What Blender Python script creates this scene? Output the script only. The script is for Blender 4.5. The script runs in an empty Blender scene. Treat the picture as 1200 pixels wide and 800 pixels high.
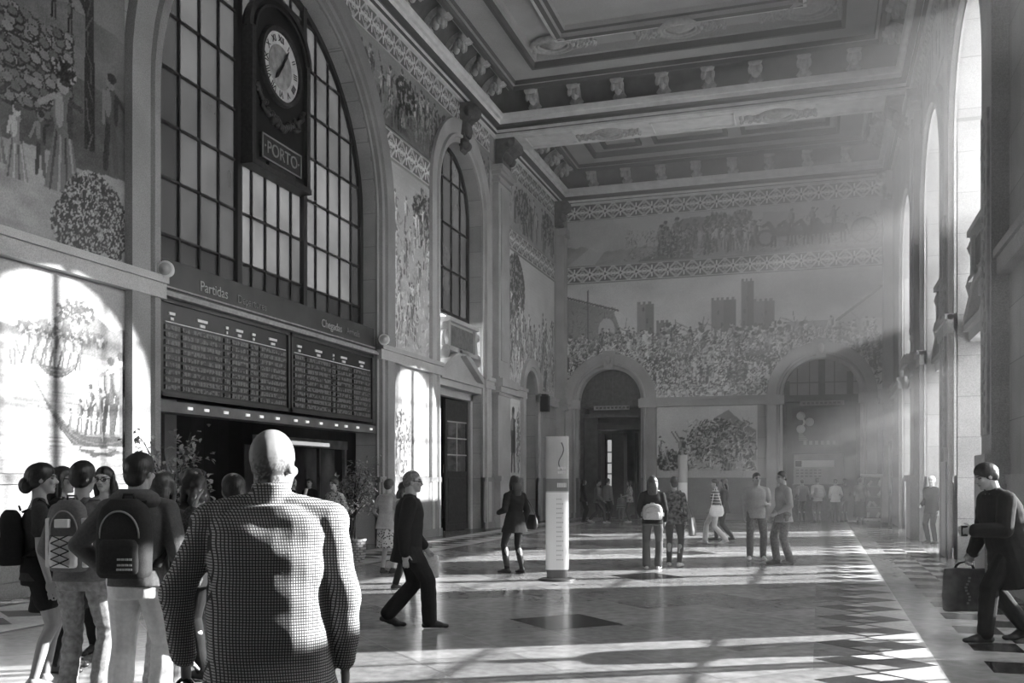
import bpy, bmesh, math, random
import numpy as np
from mathutils import Vector, Matrix, noise as mnoise

random.seed(7)
np.random.seed(7)
scene = bpy.context.scene
COL = scene.collection
PI = math.pi
V = Vector

# ------------------------------------------------------------------ camera geometry
FPX, CX, HY, HC = 1130.0, 600.0, 562.0, 1.62
TH = math.radians(17.67)
CT, ST = math.cos(TH), math.sin(TH)
XL, XR, YB = -10.6, 2.67, 40.0          # left, right and end wall of the hall


def pos(px, d):
    """ground position seen at image column px, at depth d in front of the camera"""
    u = (px - CX) / FPX
    return V((d * (u * CT - ST), d * (u * ST + CT), 0.0))


def floor_at(px, py):
    return pos(px, FPX * HC / (py - HY))


# ------------------------------------------------------------------ object helpers
def link(o, parent=None):
    COL.objects.link(o)
    if parent is not None:
        o.parent = parent
    return o


def tag(o, label=None, cat=None, group=None, kind=None):
    if label: o['label'] = label
    if cat: o['category'] = cat
    if group: o['group'] = group
    if kind: o['kind'] = kind
    return o


def thing(name, label, cat, loc=(0, 0, 0), rz=0.0, group=None):
    o = bpy.data.objects.new(name, None)
    o.empty_display_size = 0.1
    COL.objects.link(o)
    o.location = loc
    o.rotation_euler = (0, 0, rz)
    return tag(o, label, cat, group)


def copy_tree(o, parent=None):
    c = o.copy()
    COL.objects.link(c)
    if parent is not None:
        c.parent = parent
    for ch in list(o.children):
        copy_tree(ch, c)
    return c


class MB:
    """collects simple shapes; build() links them as ONE mesh object"""

    def __init__(self):
        self.v, self.f, self.s, self.m = [], [], [], []

    def add(self, vs, fs, smooth=False, mi=0):
        b = len(self.v)
        self.v += [tuple(p) for p in vs]
        for f in fs:
            self.f.append([b + i for i in f])
            self.s.append(smooth)
            self.m.append(mi)
        return self

    def box(self, x0, x1, y0, y1, z0, z1, mi=0, M=None):
        p = [V((x, y, z)) for x in (x0, x1) for y in (y0, y1) for z in (z0, z1)]
        if M is not None:
            p = [M @ q for q in p]
        return self.add(p, [(0, 1, 3, 2), (4, 6, 7, 5), (0, 4, 5, 1), (2, 3, 7, 6), (0, 2, 6, 4), (1, 5, 7, 3)], False, mi)

    def bbox(self, x0, x1, y0, y1, z0, z1, b=0.01, mi=0, M=None):
        """box with bevelled edges"""
        bm = bmesh.new()
        bmesh.ops.create_cube(bm, size=1.0)
        for q in bm.verts:
            q.co = V(((x0 + x1) / 2 + q.co.x * (x1 - x0), (y0 + y1) / 2 + q.co.y * (y1 - y0), (z0 + z1) / 2 + q.co.z * (z1 - z0)))
        bmesh.ops.bevel(bm, geom=bm.edges[:], offset=b, segments=2, profile=0.5, affect='EDGES')
        bm.verts.index_update()
        vs = [(M @ q.co) if M is not None else q.co.copy() for q in bm.verts]
        fs = [[q.index for q in f.verts] for f in bm.faces]
        bm.free()
        return self.add(vs, fs, False, mi)

    def grid(self, rows, closed=False, smooth=True, mi=0, cap=False):
        """rows: list of rings (lists of points) of equal length"""
        n = len(rows[0])
        vs = [p for r in rows for p in r]
        fs = []
        for i in range(len(rows) - 1):
            for j in range(n if closed else n - 1):
                k = (j + 1) % n
                fs.append((i * n + j, i * n + k, (i + 1) * n + k, (i + 1) * n + j))
        if cap:
            fs.append(tuple(range(n))[::-1])
            fs.append(tuple((len(rows) - 1) * n + j for j in range(n)))
        return self.add(vs, fs, smooth, mi)

    def lathe(self, prof, c=(0, 0, 0), n=20, smooth=True, mi=0, M=None):
        """prof: (r, z) list turned round the z axis at c"""
        rows = []
        for r, z in prof:
            ring = [V((c[0] + r * math.cos(2 * PI * k / n), c[1] + r * math.sin(2 * PI * k / n), c[2] + z)) for k in range(n)]
            rows.append([M @ p for p in ring] if M is not None else ring)
        return self.grid(rows, True, smooth, mi, True)

    def tube(self, pts, r, n=8, mi=0, smooth=True):
        pts = [V(p) for p in pts]
        rr = r if isinstance(r, (list, tuple)) else [r] * len(pts)
        rows = []
        up = None
        for i, p in enumerate(pts):
            t = (pts[min(i + 1, len(pts) - 1)] - pts[max(i - 1, 0)])
            if t.length < 1e-9: t = V((0, 0, 1))
            t.normalize()
            if up is None:
                up = t.orthogonal().normalized()
            up = (up - t * up.dot(t))
            if up.length < 1e-6: up = t.orthogonal()
            up.normalize()
            w = t.cross(up)
            rows.append([p + (up * math.cos(2 * PI * k / n) + w * math.sin(2 * PI * k / n)) * rr[i] for k in range(n)])
        return self.grid(rows, True, smooth, mi, True)

    def ell(self, c, rx, ry, rz, n=12, m=8, mi=0, M=None):
        rows = []
        for i in range(m + 1):
            a = -PI / 2 + PI * i / m
            cr = max(math.cos(a), 0.02)
            ring = [V((rx * cr * math.cos(2 * PI * k / n), ry * cr * math.sin(2 * PI * k / n), rz * math.sin(a))) for k in range(n)]
            if M is not None: ring = [M @ p for p in ring]
            rows.append([V(c) + p for p in ring])
        return self.grid(rows, True, True, mi, True)

    def prism(self, poly, fn, d0, d1, mi=0):
        """poly of (a, b); fn(a, b, d) -> point; extruded from d0 to d1"""
        n = len(poly)
        vs = [fn(a, b, d0) for a, b in poly] + [fn(a, b, d1) for a, b in poly]
        fs = [tuple(range(n))[::-1], tuple(range(n, 2 * n))]
        fs += [(i, (i + 1) % n, n + (i + 1) % n, n + i) for i in range(n)]
        return self.add(vs, fs, False, mi)

    def mesh(self, name, mats):
        me = bpy.data.meshes.new(name)
        me.from_pydata(self.v, [], self.f)
        for m in (mats if isinstance(mats, (list, tuple)) else [mats]):
            me.materials.append(m)
        me.polygons.foreach_set('use_smooth', self.s)
        me.polygons.foreach_set('material_index', self.m)
        me.update()
        return me

    def build(self, name, mats, parent=None, recalc=True):
        me = self.mesh(name, mats)
        if recalc:
            bm = bmesh.new()
            bm.from_mesh(me)
            bmesh.ops.recalc_face_normals(bm, faces=bm.faces)
            bm.to_mesh(me)
            bm.free()
        return link(bpy.data.objects.new(name, me), parent)


def text_mesh(s, size, depth, M, name, m, parent, align='CENTER'):
    cu = bpy.data.curves.new('t', 'FONT')
    cu.body = s
    cu.size = size
    cu.extrude = depth
    cu.align_x = align
    cu.align_y = 'CENTER'
    o = bpy.data.objects.new('t', cu)
    COL.objects.link(o)
    dg = bpy.context.evaluated_depsgraph_get()
    me = bpy.data.meshes.new_from_object(o.evaluated_get(dg))
    bpy.data.objects.remove(o)
    bpy.data.curves.remove(cu)
    me.transform(M)
    me.materials.clear()
    me.materials.append(m)
    return link(bpy.data.objects.new(name, me), parent)


# ------------------------------------------------------------------ materials
_mats = {}


def mat(name, v, rough=0.6, spec=0.4, noise=None, bump=None, metal=0.0, attr=None, brick=None, speck=None, coat=0.0, hook=None):
    """grey material. noise=(scale, amount); bump=(scale, strength); brick=(axes, w, h, dark); attr=colour attribute name"""
    if name in _mats: return _mats[name]
    m = bpy.data.materials.new(name)
    m.use_nodes = True
    nt = m.node_tree
    N, L = nt.nodes, nt.links
    b = N['Principled BSDF']
    b.inputs['Roughness'].default_value = rough
    b.inputs['Specular IOR Level'].default_value = spec
    b.inputs['Metallic'].default_value = metal
    if coat: b.inputs['Coat Weight'].default_value = coat; b.inputs['Coat Roughness'].default_value = 0.08
    tc = N.new('ShaderNodeTexCoord')

    def math_(op, a, c):
        n = N.new('ShaderNodeMath'); n.operation = op
        for i, x in enumerate((a, c)):
            if isinstance(x, (int, float)): n.inputs[i].default_value = x
            else: L.new(x, n.inputs[i])
        return n.outputs[0]

    val = None
    if attr:
        at = N.new('ShaderNodeAttribute'); at.attribute_name = attr
        val = math_('MULTIPLY', at.outputs['Fac'], v)
    if noise:
        for sc, am in (noise if isinstance(noise, list) else [noise]):
            nz = N.new('ShaderNodeTexNoise'); nz.inputs['Scale'].default_value = sc; nz.inputs['Detail'].default_value = 6
            L.new(tc.outputs['Object'], nz.inputs['Vector'])
            mr = N.new('ShaderNodeMapRange')
            mr.inputs['From Min'].default_value = 0.3; mr.inputs['From Max'].default_value = 0.7
            mr.inputs['To Min'].default_value = 1 - am; mr.inputs['To Max'].default_value = 1 + am
            L.new(nz.outputs['Fac'], mr.inputs['Value'])
            val = math_('MULTIPLY', mr.outputs[0], v if val is None else val)
    if brick:
        ax, w, h, dark = brick
        sx = N.new('ShaderNodeSeparateXYZ'); L.new(tc.outputs['Object'], sx.inputs[0])
        cb = N.new('ShaderNodeCombineXYZ')
        L.new(sx.outputs['XYZ'.index(ax[0])], cb.inputs[0]); L.new(sx.outputs['XYZ'.index(ax[1])], cb.inputs[1])
        bt = N.new('ShaderNodeTexBrick')
        bt.inputs['Scale'].default_value = 1.0; bt.inputs['Brick Width'].default_value = w; bt.inputs['Row Height'].default_value = h
        bt.inputs['Mortar Size'].default_value = 0.008; bt.inputs['Color1'].default_value = (1, 1, 1, 1)
        bt.inputs['Color2'].default_value = (0.85, 0.85, 0.85, 1); bt.inputs['Mortar'].default_value = (dark, dark, dark, 1)
        L.new(cb.outputs[0], bt.inputs['Vector'])
        val = math_('MULTIPLY', bt.outputs['Color'], v if val is None else val)
    if hook:
        val = hook(N, L, tc, math_, val)
    if val is None:
        b.inputs['Base Color'].default_value = (v, v, v, 1)
    else:
        L.new(val, b.inputs['Base Color'])
    if bump:
        nz = N.new('ShaderNodeTexNoise'); nz.inputs['Scale'].default_value = bump[0]; nz.inputs['Detail'].default_value = 4
        L.new(tc.outputs['Object'], nz.inputs['Vector'])
        bp = N.new('ShaderNodeBump'); bp.inputs['Strength'].default_value = bump[1]; bp.inputs['Distance'].default_value = 0.02
        L.new(nz.outputs['Fac'], bp.inputs['Height']); L.new(bp.outputs[0], b.inputs['Normal'])
    _mats[name] = m
    return m


def glass_mat(name, clear, tint=0.9, rough=0.05):
    """window pane: lets light through, with a faint reflection"""
    m = bpy.data.materials.new(name); m.use_nodes = True
    N, L = m.node_tree.nodes, m.node_tree.links
    N.remove(N['Principled BSDF'])
    tr = N.new('ShaderNodeBsdfTransparent'); tr.inputs[0].default_value = (tint,) * 3 + (1,)
    gl = N.new('ShaderNodeBsdfGlossy'); gl.inputs['Roughness'].default_value = rough
    mx = N.new('ShaderNodeMixShader'); mx.inputs[0].default_value = 1 - clear
    L.new(tr.outputs[0], mx.inputs[1]); L.new(gl.outputs[0], mx.inputs[2])
    L.new(mx.outputs[0], N['Material Output'].inputs[0])
    return m


def frosted_mat(name, t, scale):
    """translucent window pane lit from behind, uneven from dirt and from pane tones"""
    m = bpy.data.materials.new(name); m.use_nodes = True
    N, L = m.node_tree.nodes, m.node_tree.links
    N.remove(N['Principled BSDF'])
    tc = N.new('ShaderNodeTexCoord')
    at = N.new('ShaderNodeAttribute'); at.attribute_name = 'Col'
    nz = N.new('ShaderNodeTexNoise'); nz.inputs['Scale'].default_value = scale; nz.inputs['Detail'].default_value = 5
    L.new(tc.outputs['Object'], nz.inputs['Vector'])
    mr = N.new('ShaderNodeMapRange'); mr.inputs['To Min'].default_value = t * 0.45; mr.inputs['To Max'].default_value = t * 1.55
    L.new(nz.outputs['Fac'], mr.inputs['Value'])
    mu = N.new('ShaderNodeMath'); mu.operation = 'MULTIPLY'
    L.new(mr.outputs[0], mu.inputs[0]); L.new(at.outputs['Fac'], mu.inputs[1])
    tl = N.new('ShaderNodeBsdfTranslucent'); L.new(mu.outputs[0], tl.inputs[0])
    gl = N.new('ShaderNodeBsdfGlossy'); gl.inputs['Roughness'].default_value = 0.25; gl.inputs[0].default_value = (0.8, 0.8, 0.8, 1)
    mx = N.new('ShaderNodeMixShader'); mx.inputs[0].default_value = 0.06
    L.new(tl.outputs[0], mx.inputs[1]); L.new(gl.outputs[0], mx.inputs[2])
    L.new(mx.outputs[0], N['Material Output'].inputs[0])
    return m


GRAN = [(1.1, 0.16), (55, 0.22)]
STONE_L = mat('granite_side', 0.42, 0.55, 0.4, GRAN, (60, 0.15), brick=('YZ', 1.3, 0.83, 0.55))
STONE_B = mat('granite_end', 0.42, 0.55, 0.4, GRAN, (60, 0.15), brick=('XZ', 1.3, 0.83, 0.55))
STONE_P = mat('granite_trim', 0.45, 0.5, 0.4, GRAN, (60, 0.12))
STONE_D = mat('granite_dark', 0.24, 0.5, 0.4, GRAN, (60, 0.12))
PLASTER = mat('cornice_plaster', 0.8, 0.7, 0.3, (3, 0.12), (25, 0.08))
PLASTER_M = mat('ceiling_plaster', 0.45, 0.75, 0.3, [(0.8, 0.14), (30, 0.12)], (25, 0.08))
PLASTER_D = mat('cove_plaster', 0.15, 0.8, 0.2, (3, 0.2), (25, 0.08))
PLASTER_K = mat('ceiling_line', 0.12, 0.75, 0.3, [(0.8, 0.14), (30, 0.12)], (25, 0.08))  # groove shade put into the colour; the cornice band is dark paint
PLASTER_B = mat('bracket_plaster', 0.5, 0.7, 0.3, [(8, 0.25), (30, .1)])
PLASTER_O = mat('ornament_plaster', 0.46, 0.7, 0.3, (8, 0.2))
WOOD_D = mat('dark_wood', 0.035, 0.4, 0.4, (9, 0.4))
WOOD_M = mat('brown_wood', 0.09, 0.45, 0.4, (7, 0.35))
IRON = mat('black_iron', 0.02, 0.45, 0.4)
WHITE = mat('white_enamel', 0.8, 0.35, 0.4)
BLACK = mat('black_enamel', 0.012, 0.4, 0.4)
BOARD = mat('board_black', 0.012, 0.3, 0.5, (4, 0.4))
STEEL = mat('brushed_steel', 0.45, 0.35, 0.5, (3, 0.3), metal=0.7)
TILE = mat('glazed_tile', 1.1, 0.3, 0.5, [(0.7, 0.1), (45, 0.16)], attr='Col')
HAZE_D, SKY_E, SUN_E, SUN_AZ, SUN_EL, EXPO = 0.009, 6, 22.0, 60, 19.5, 0.55
# ------------------------------------------------------------------ painted tiles (tone per point)
def fbm(ny, nx, s, oct=4, seed=0, sx=1.0):
    rs = np.random.RandomState(seed)
    out = np.zeros((ny, nx)); amp, tot = 1.0, 0.0
    for o in range(oct):
        gy, gx = max(2, int(ny / s) + 2), max(2, int(nx / (s * sx)) + 2)
        g = rs.rand(gy, gx)
        y = np.linspace(0, gy - 1.001, ny); x = np.linspace(0, gx - 1.001, nx)
        yi, xi = y.astype(int), x.astype(int); fy, fx = (y - yi)[:, None], (x - xi)[None, :]
        fy = fy * fy * (3 - 2 * fy); fx = fx * fx * (3 - 2 * fx)
        out += amp * ((g[yi][:, xi] * (1 - fy) + g[yi + 1][:, xi] * fy) * (1 - fx) + (g[yi][:, xi + 1] * (1 - fy) + g[yi + 1][:, xi + 1] * fy) * fx)
        tot += amp; amp *= 0.55; s = max(s / 2, 1.0)
    return out / tot


class Canvas:
    def __init__(self, w, h, cell, base=0.5, seed=1):
        self.nx, self.ny = int(w / cell) + 1, int(h / cell) + 1
        self.w, self.h, self.c = w, h, cell
        self.rs = random.Random(seed); self.seed = seed
        self.a = np.full((self.ny, self.nx), base, float)
        self.X, self.Y = np.meshgrid(np.linspace(0, w, self.nx), np.linspace(0, h, self.ny))

    def n(self, s, oct=4, k=0, sx=1.0):
        return fbm(self.ny, self.nx, max(1.5, s / self.c), oct, self.seed * 37 + k, sx)

    def sub(self, x0, x1, y0, y1):
        i0, i1 = max(0, int(x0 / self.c) - 1), min(self.nx, int(x1 / self.c) + 2)
        j0, j1 = max(0, int(y0 / self.c) - 1), min(self.ny, int(y1 / self.c) + 2)
        return slice(j0, max(j0, j1)), slice(i0, max(i0, i1))

    def mix(self, sl, mask, v, al):
        r = self.a[sl]
        r[mask] = r[mask] * (1 - al) + (v if np.isscalar(v) else v[mask]) * al

    def ell(self, cx, cy, rx, ry, v, al=1.0):
        sl = self.sub(cx - rx, cx + rx, cy - ry, cy + ry)
        m = ((self.X[sl] - cx) / rx) ** 2 + ((self.Y[sl] - cy) / ry) ** 2 < 1
        self.mix(sl, m, v, al)

    def poly(self, pts, v, al=1.0):
        xs, ys = [p[0] for p in pts], [p[1] for p in pts]
        sl = self.sub(min(xs), max(xs), min(ys), max(ys))
        X, Y = self.X[sl], self.Y[sl]
        m = np.zeros(X.shape, bool)
        for i in range(len(pts)):
            (x0, y0), (x1, y1) = pts[i], pts[i - 1]
            if y0 == y1: continue
            m ^= ((y0 > Y) != (y1 > Y)) & (X < (x1 - x0) * (Y - y0) / (y1 - y0) + x0)
        self.mix(sl, m, v, al)

    def line(self, x0, y0, x1, y1, w, v, al=1.0):
        sl = self.sub(min(x0, x1) - w, max(x0, x1) + w, min(y0, y1) - w, max(y0, y1) + w)
        X, Y = self.X[sl], self.Y[sl]
        dx, dy = x1 - x0, y1 - y0; q = max(dx * dx + dy * dy, 1e-9)
        t = np.clip(((X - x0) * dx + (Y - y0) * dy) / q, 0, 1)
        m = (X - x0 - t * dx) ** 2 + (Y - y0 - t * dy) ** 2 < (w / 2) ** 2
        self.mix(sl, m, v, al)

    def sky(self, lo, hi, amp=0.12):
        t = self.Y / self.h
        self.a[:] = lo + (hi - lo) * t + (self.n(0.7, 4, 1, 2.5) - 0.5) * 2 * amp
        return self

    def hill(self, y0, amp, v, s=1.5, k=5, tex=0.1):
        prof = y0 + (fbm(1 + 1, self.nx, s / self.c, 4, self.seed * 11 + k)[0] - 0.5) * 2 * amp
        m = self.Y < prof[None, :]
        t = v + (self.n(0.25, 3, k + 2, 2.0) - 0.5) * 2 * tex
        self.a[m] = t[m]
        return self

    def figure(self, x, y, h, tone, skirt=False, lean=0.0):
        r = self.rs; w = h * 0.16
        dk, lt = tone * 0.35, min(0.9, tone * 1.5 + 0.1)
        l = lean * h
        if skirt:
            self.poly([(x - w * 1.3, y), (x + w * 1.3, y), (x + w * .5 + l, y + h * .58), (x - w * .5 + l, y + h * .58)], tone)
            for k in range(4):
                q = (k - 1.5) / 2
                self.line(x + q * w * 1.2, y, x + q * w * .5 + l, y + h * .56, w * .16, lt if k % 2 else dk)
        else:
            self.line(x - w * .5, y, x - w * .2 + l, y + h * .5, w * .5, dk); self.line(x + w * .5, y, x + w * .2 + l, y + h * .5, w * .5, tone)
        self.ell(x + l, y + h * .66, w * .72, h * .2, tone)
        self.ell(x + l - w * .25, y + h * .68, w * .3, h * .15, lt)
        self.ell(x + l + w * .5, y + h * .64, w * .22, h * .17, dk)
        self.line(x + l + w * .6, y + h * .78, x + l + r.uniform(.6, 1.6) * w, y + h * r.uniform(.5, .95), w * .3, dk)
        self.line(x + l - w * .6, y + h * .78, x + l - r.uniform(.6, 1.6) * w, y + h * r.uniform(.45, .8), w * .3, lt)
        self.ell(x + l, y + h * .91, w * .42, h * .085, lt); self.ell(x + l + w * .1, y + h * .95, w * .42, h * .055, dk)

    def crowd(self, x0, x1, y0, y1, h, n, lo=.1, hi=.6):
        r = self.rs
        for i in range(n):
            y = y1 + (y0 - y1) * i / max(1, n - 1)
            self.figure(r.uniform(x0, x1), y, h * r.uniform(.85, 1.15), r.uniform(lo, hi), r.random() < .35, r.uniform(-.12, .12))

    def horse(self, x, y, h, tone, d=1):
        dk = tone * .4
        for q in (-.5, -.35, .35, .5):
            self.line(x + q * h * d, y, x + q * h * d * .9, y + h * .5, h * .08, dk)
        self.ell(x, y + h * .6, h * .55, h * .22, tone); self.ell(x, y + h * .68, h * .45, h * .1, min(.9, tone * 1.6))
        self.line(x + d * h * .4, y + h * .65, x + d * h * .62, y + h * .98, h * .2, tone)
        self.line(x + d * h * .6, y + h * 1.0, x + d * h * .85, y + h * .85, h * .13, dk)
        self.line(x - d * h * .5, y + h * .7, x - d * h * .65, y + h * .3, h * .07, dk)

    def bush(self, cx, cy, rx, ry, n, lo=.03, hi=.75, s=.05):
        r = self.rs
        for i in range(n):
            a, q = r.uniform(0, 2 * PI), math.sqrt(r.random())
            x, y = cx + rx * q * math.cos(a), cy + ry * q * math.sin(a)
            b = s * r.uniform(.6, 1.6)
            self.ell(x, y, b, b * r.uniform(.5, 1.5), lo if r.random() < .68 else r.uniform(.3, hi), .9)

    def tree(self, x, y, h, w, tone=.06):
        self.poly([(x - w, y), (x + w, y), (x + w * .6, y + h), (x - w * .6, y + h)], tone)
        for k in range(5):
            q = self.rs.uniform(.5, 1); self.line(x, y + h * q, x + self.rs.uniform(-1, 1) * h * .3, y + h * (q + .2), w * .5, tone)
        for k in range(12):
            self.line(x + self.rs.uniform(-.8, .6) * w, y + h * k / 13, x + self.rs.uniform(-.8, .6) * w, y + h * (k + 1) / 13, w * .22, tone * 4)

    def boat(self, x, y, l, tone):
        n = 12
        top = [(x + l * (k / n - .5), y + l * .28 * abs(2 * k / n - 1) ** 2.6) for k in range(n + 1)]
        bot = [(x + l * .97 * (k / n - .5), y - l * .13 + l * .40 * abs(2 * k / n - 1) ** 2.2) for k in range(n + 1)]
        self.poly(top + bot[::-1], tone)
        for k in range(n):
            self.line(*top[k], *top[k + 1], l * .015, min(.85, tone * 5))
            for q in (.35, .7):
                p, s = top[k], bot[k]; p2, s2 = top[k + 1], bot[k + 1]
                self.line(p[0] + (s[0] - p[0]) * q, p[1] + (s[1] - p[1]) * q, p2[0] + (s2[0] - p2[0]) * q, p2[1] + (s2[1] - p2[1]) * q, l * .008, tone * 3)

    def tower(self, x, y, w, h, tone):
        self.poly([(x - w / 2, y), (x + w / 2, y), (x + w / 2, y + h), (x - w / 2, y + h)], tone)
        self.poly([(x, y), (x + w / 2, y), (x + w / 2, y + h), (x, y + h)], tone * .7)
        k = max(3, int(w / .18))
        for i in range(k):
            self.poly([(x - w / 2 + w * i / k, y + h), (x - w / 2 + w * (i + .55) / k, y + h), (x - w / 2 + w * (i + .55) / k, y + h + .12), (x - w / 2 + w * i / k, y + h + .12)], tone * .8)
        for i in range(int(h / .5)):
            self.ell(x + self.rs.uniform(-.3, .3) * w, y + .3 + i * .5, .05, .1, .1)

    def strokes(self, x0, x1, y0, y1, n, lo, hi, l=.12, w=.04):
        r = self.rs
        for i in range(n):
            x, y, a = r.uniform(x0, x1), r.uniform(y0, y1), r.uniform(0, PI)
            self.line(x, y, x + l * math.cos(a), y + l * math.sin(a), w, r.uniform(lo, hi), .85)

    def water(self, y1, v, k=9):
        m = self.Y < y1
        t = v + (self.n(.12, 3, k, 6.0) - .5) * .30
        self.a[m] = t[m]

    def finish(self, grid=.14, depth=.06):
        gx = (self.X / grid) % 1 < self.c / grid * .9
        gy = (self.Y / grid) % 1 < self.c / grid * .9
        if depth: self.a[gx | gy] *= 1 - depth
        self.a = np.clip(self.a + (np.random.RandomState(self.seed).rand(*self.a.shape) - .5) * .05, .015, .95)
        return self


def frieze_canvas(w, cell=.03):
    """band of four-petalled tile motifs between two fine lines"""
    c = Canvas(w, .66, cell, .6, 3)
    P = .66
    u = (c.X / P) % 1 - .5; v = c.Y / .66 - .5
    a = np.full(c.a.shape, .13)
    d = np.abs(np.abs(u) - np.abs(v))
    r = np.hypot(u, v)
    a[(d < .07) & (r > .12)] = .62                       # diagonal stems
    a[np.abs(v) < .05] = .75                             # middle line
    a[(np.hypot(np.abs(u) - .5, v) < .2) & (np.hypot(np.abs(u) - .5, v) > .12)] = .6
    a[(np.abs(u) < .06) & (np.abs(v) < .40)] = .8        # upright leaf
    for s in (-1, 1):
        a[((u / .12) ** 2 + ((v - s * .26) / .16) ** 2 < 1) & (np.abs(u) > .05)] = .06
        a[(((np.abs(u) - .5) / .1) ** 2 + ((v - s * .33) / .1) ** 2 < 1)] = .45
    a[r < .07] = .05
    a[np.abs(v) > .45] = .7
    c.a = a + (c.n(.5, 3, 2) - .5) * .15
    return c.finish(.14, .0)


def panel(name, fn, s0, t0, canvas, label, cat, n=.03, excl=(), group=None, rect_excl=()):
    """tile panel on a wall: fn(s, t, n); openings given by excl (centre, radius, spring) are cut out"""
    c = canvas
    ny, nx = c.a.shape
    S, T = s0 + c.X, t0 + c.Y
    keep = np.ones((ny - 1, nx - 1), bool)
    Sm, Tm = (S[:-1, :-1] + S[1:, 1:]) / 2, (T[:-1, :-1] + T[1:, 1:]) / 2
    for sc, r, sp in excl:
        keep &= ~(((np.abs(Sm - sc) < r) & (Tm < sp)) | (np.hypot(Sm - sc, Tm - sp) < r))
    for a0, a1, b0, b1 in rect_excl:
        keep &= ~((Sm > a0) & (Sm < a1) & (Tm > b0) & (Tm < b1))
    idx = np.arange(ny * nx).reshape(ny, nx)
    q = np.stack([idx[:-1, :-1], idx[:-1, 1:], idx[1:, 1:], idx[1:, :-1]], -1)[keep]
    used = np.unique(q)
    remap = -np.ones(ny * nx, int); remap[used] = np.arange(len(used))
    Sf, Tf = S.ravel()[used], T.ravel()[used]
    co = [fn(a, b, n) for a, b in zip(Sf.tolist(), Tf.tolist())]
    fs = remap[q].tolist()
    # thickness: a rim back to the wall round the outline
    nv = len(co)
    co += [fn(a, b, 0.004) for a, b in zip(Sf.tolist(), Tf.tolist())]
    from collections import Counter
    ed = {}
    for f in fs:
        for i in range(4):
            k = (f[i], f[(i + 1) % 4]); ed[k] = ed.get(k, 0) + 1
    for (a, b) in list(ed):
        if (b, a) not in ed: fs.append([b, a, a + nv, b + nv])
    me = bpy.data.meshes.new(name)
    me.from_pydata(co, [], fs)
    at = me.attributes.new('Col', 'FLOAT_COLOR', 'POINT')
    g = np.tile(c.a.ravel()[used], 2)
    arr = np.stack([g, g, g, np.ones_like(g)], -1).astype(np.float32)
    at.data.foreach_set('color', arr.ravel())
    me.materials.append(TILE)
    # drop the loose back points
    bm = bmesh.new(); bm.from_mesh(me)
    bmesh.ops.delete(bm, geom=[v for v in bm.verts if not v.link_faces], context='VERTS')
    bm.to_mesh(me); bm.free()
    o = link(bpy.data.objects.new(name, me))
    return tag(o, label, cat, group)
# ------------------------------------------------------------------ the hall
WL = lambda s, t, n: (XL + n, s, t)
WB = lambda s, t, n: (s, YB - n, t)
WR = lambda s, t, n: (XR - n, s, t)
ZT = 13.3                                # underside of the cornice
Y0 = -7.0                                # the hall goes on behind the camera


def arch_pts(sc, r, sp, t0=0.0, n=28, flat=False):
    if flat: return [(sc - r, t0), (sc - r, sp), (sc + r, sp), (sc + r, t0)]
    p = [(sc - r, t0)]
    p += [(sc - r * math.cos(PI * k / n), sp + r * math.sin(PI * k / n)) for k in range(n + 1)]
    return p + [(sc + r, t0)]


def arched_wall(name, fn, s0, s1, t1, ops, m, thick=1.0):
    """wall face with arched openings ops = (centre, radius, spring, sill) and their reveals"""
    b = MB()
    quad = lambda A: b.add([fn(*q) for q in A], [(0, 1, 2, 3)])
    s = s0
    for sc, r, sp, sill in sorted(ops):
        quad([(s, 0, 0), (sc - r, 0, 0), (sc - r, t1, 0), (s, t1, 0)])
        if sill > 0:
            quad([(sc - r, 0, 0), (sc + r, 0, 0), (sc + r, sill, 0), (sc - r, sill, 0)])
            quad([(sc - r, sill, 0), (sc + r, sill, 0), (sc + r, sill, -thick), (sc - r, sill, -thick)])
        pts = arch_pts(sc, r, sp, sill)
        for (a0, c0), (a1, c1) in zip(pts, pts[1:]):
            if abs(a1 - a0) > 1e-6: quad([(a0, c0, 0), (a1, c1, 0), (a1, t1, 0), (a0, t1, 0)])
            quad([(a0, c0, 0), (a1, c1, 0), (a1, c1, -thick), (a0, c0, -thick)])
        s = sc + r
    quad([(s, 0, 0), (s1, 0, 0), (s1, t1, 0), (s, t1, 0)])
    # outer face, so that the wall has its thickness
    s = s0
    for sc, r, sp, sill in sorted(ops):
        quad([(s, 0, -thick), (sc - r, 0, -thick), (sc - r, t1, -thick), (s, t1, -thick)])
        if sill > 0: quad([(sc - r, 0, -thick), (sc + r, 0, -thick), (sc + r, sill, -thick), (sc - r, sill, -thick)])
        pts = arch_pts(sc, r, sp, sill)
        for (a0, c0), (a1, c1) in zip(pts, pts[1:]):
            if abs(a1 - a0) > 1e-6: quad([(a0, c0, -thick), (a1, c1, -thick), (a1, t1, -thick), (a0, t1, -thick)])
        s = sc + r
    quad([(s, 0, -thick), (s1, 0, -thick), (s1, t1, -thick), (s, t1, -thick)])
    o = b.build(name, m, recalc=False)
    return tag(o, kind='structure')


def sweep_arch(b, fn, sc, r, sp, t0, prof, n=28, flat=False):
    """sweep prof [(outward offset, relief)] along an arched opening"""
    rows = []
    pts = arch_pts(sc, r, sp, t0, n)
    for i, (s, t) in enumerate(pts):
        if i == 0: d = (-1, 0)
        elif i == len(pts) - 1: d = (1, 0)
        else: d = ((s - sc) / r, (t - sp) / r)
        rows.append([V(fn(s + d[0] * o, t + d[1] * o, q)) for o, q in prof])
    b.grid(rows, False, False)


_tn = [0]


def trim(b, m=None, mats=None):
    _tn[0] += 1
    return tag(b.build('trim_%d' % _tn[0], mats or m or STONE_P), kind='structure')


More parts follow.
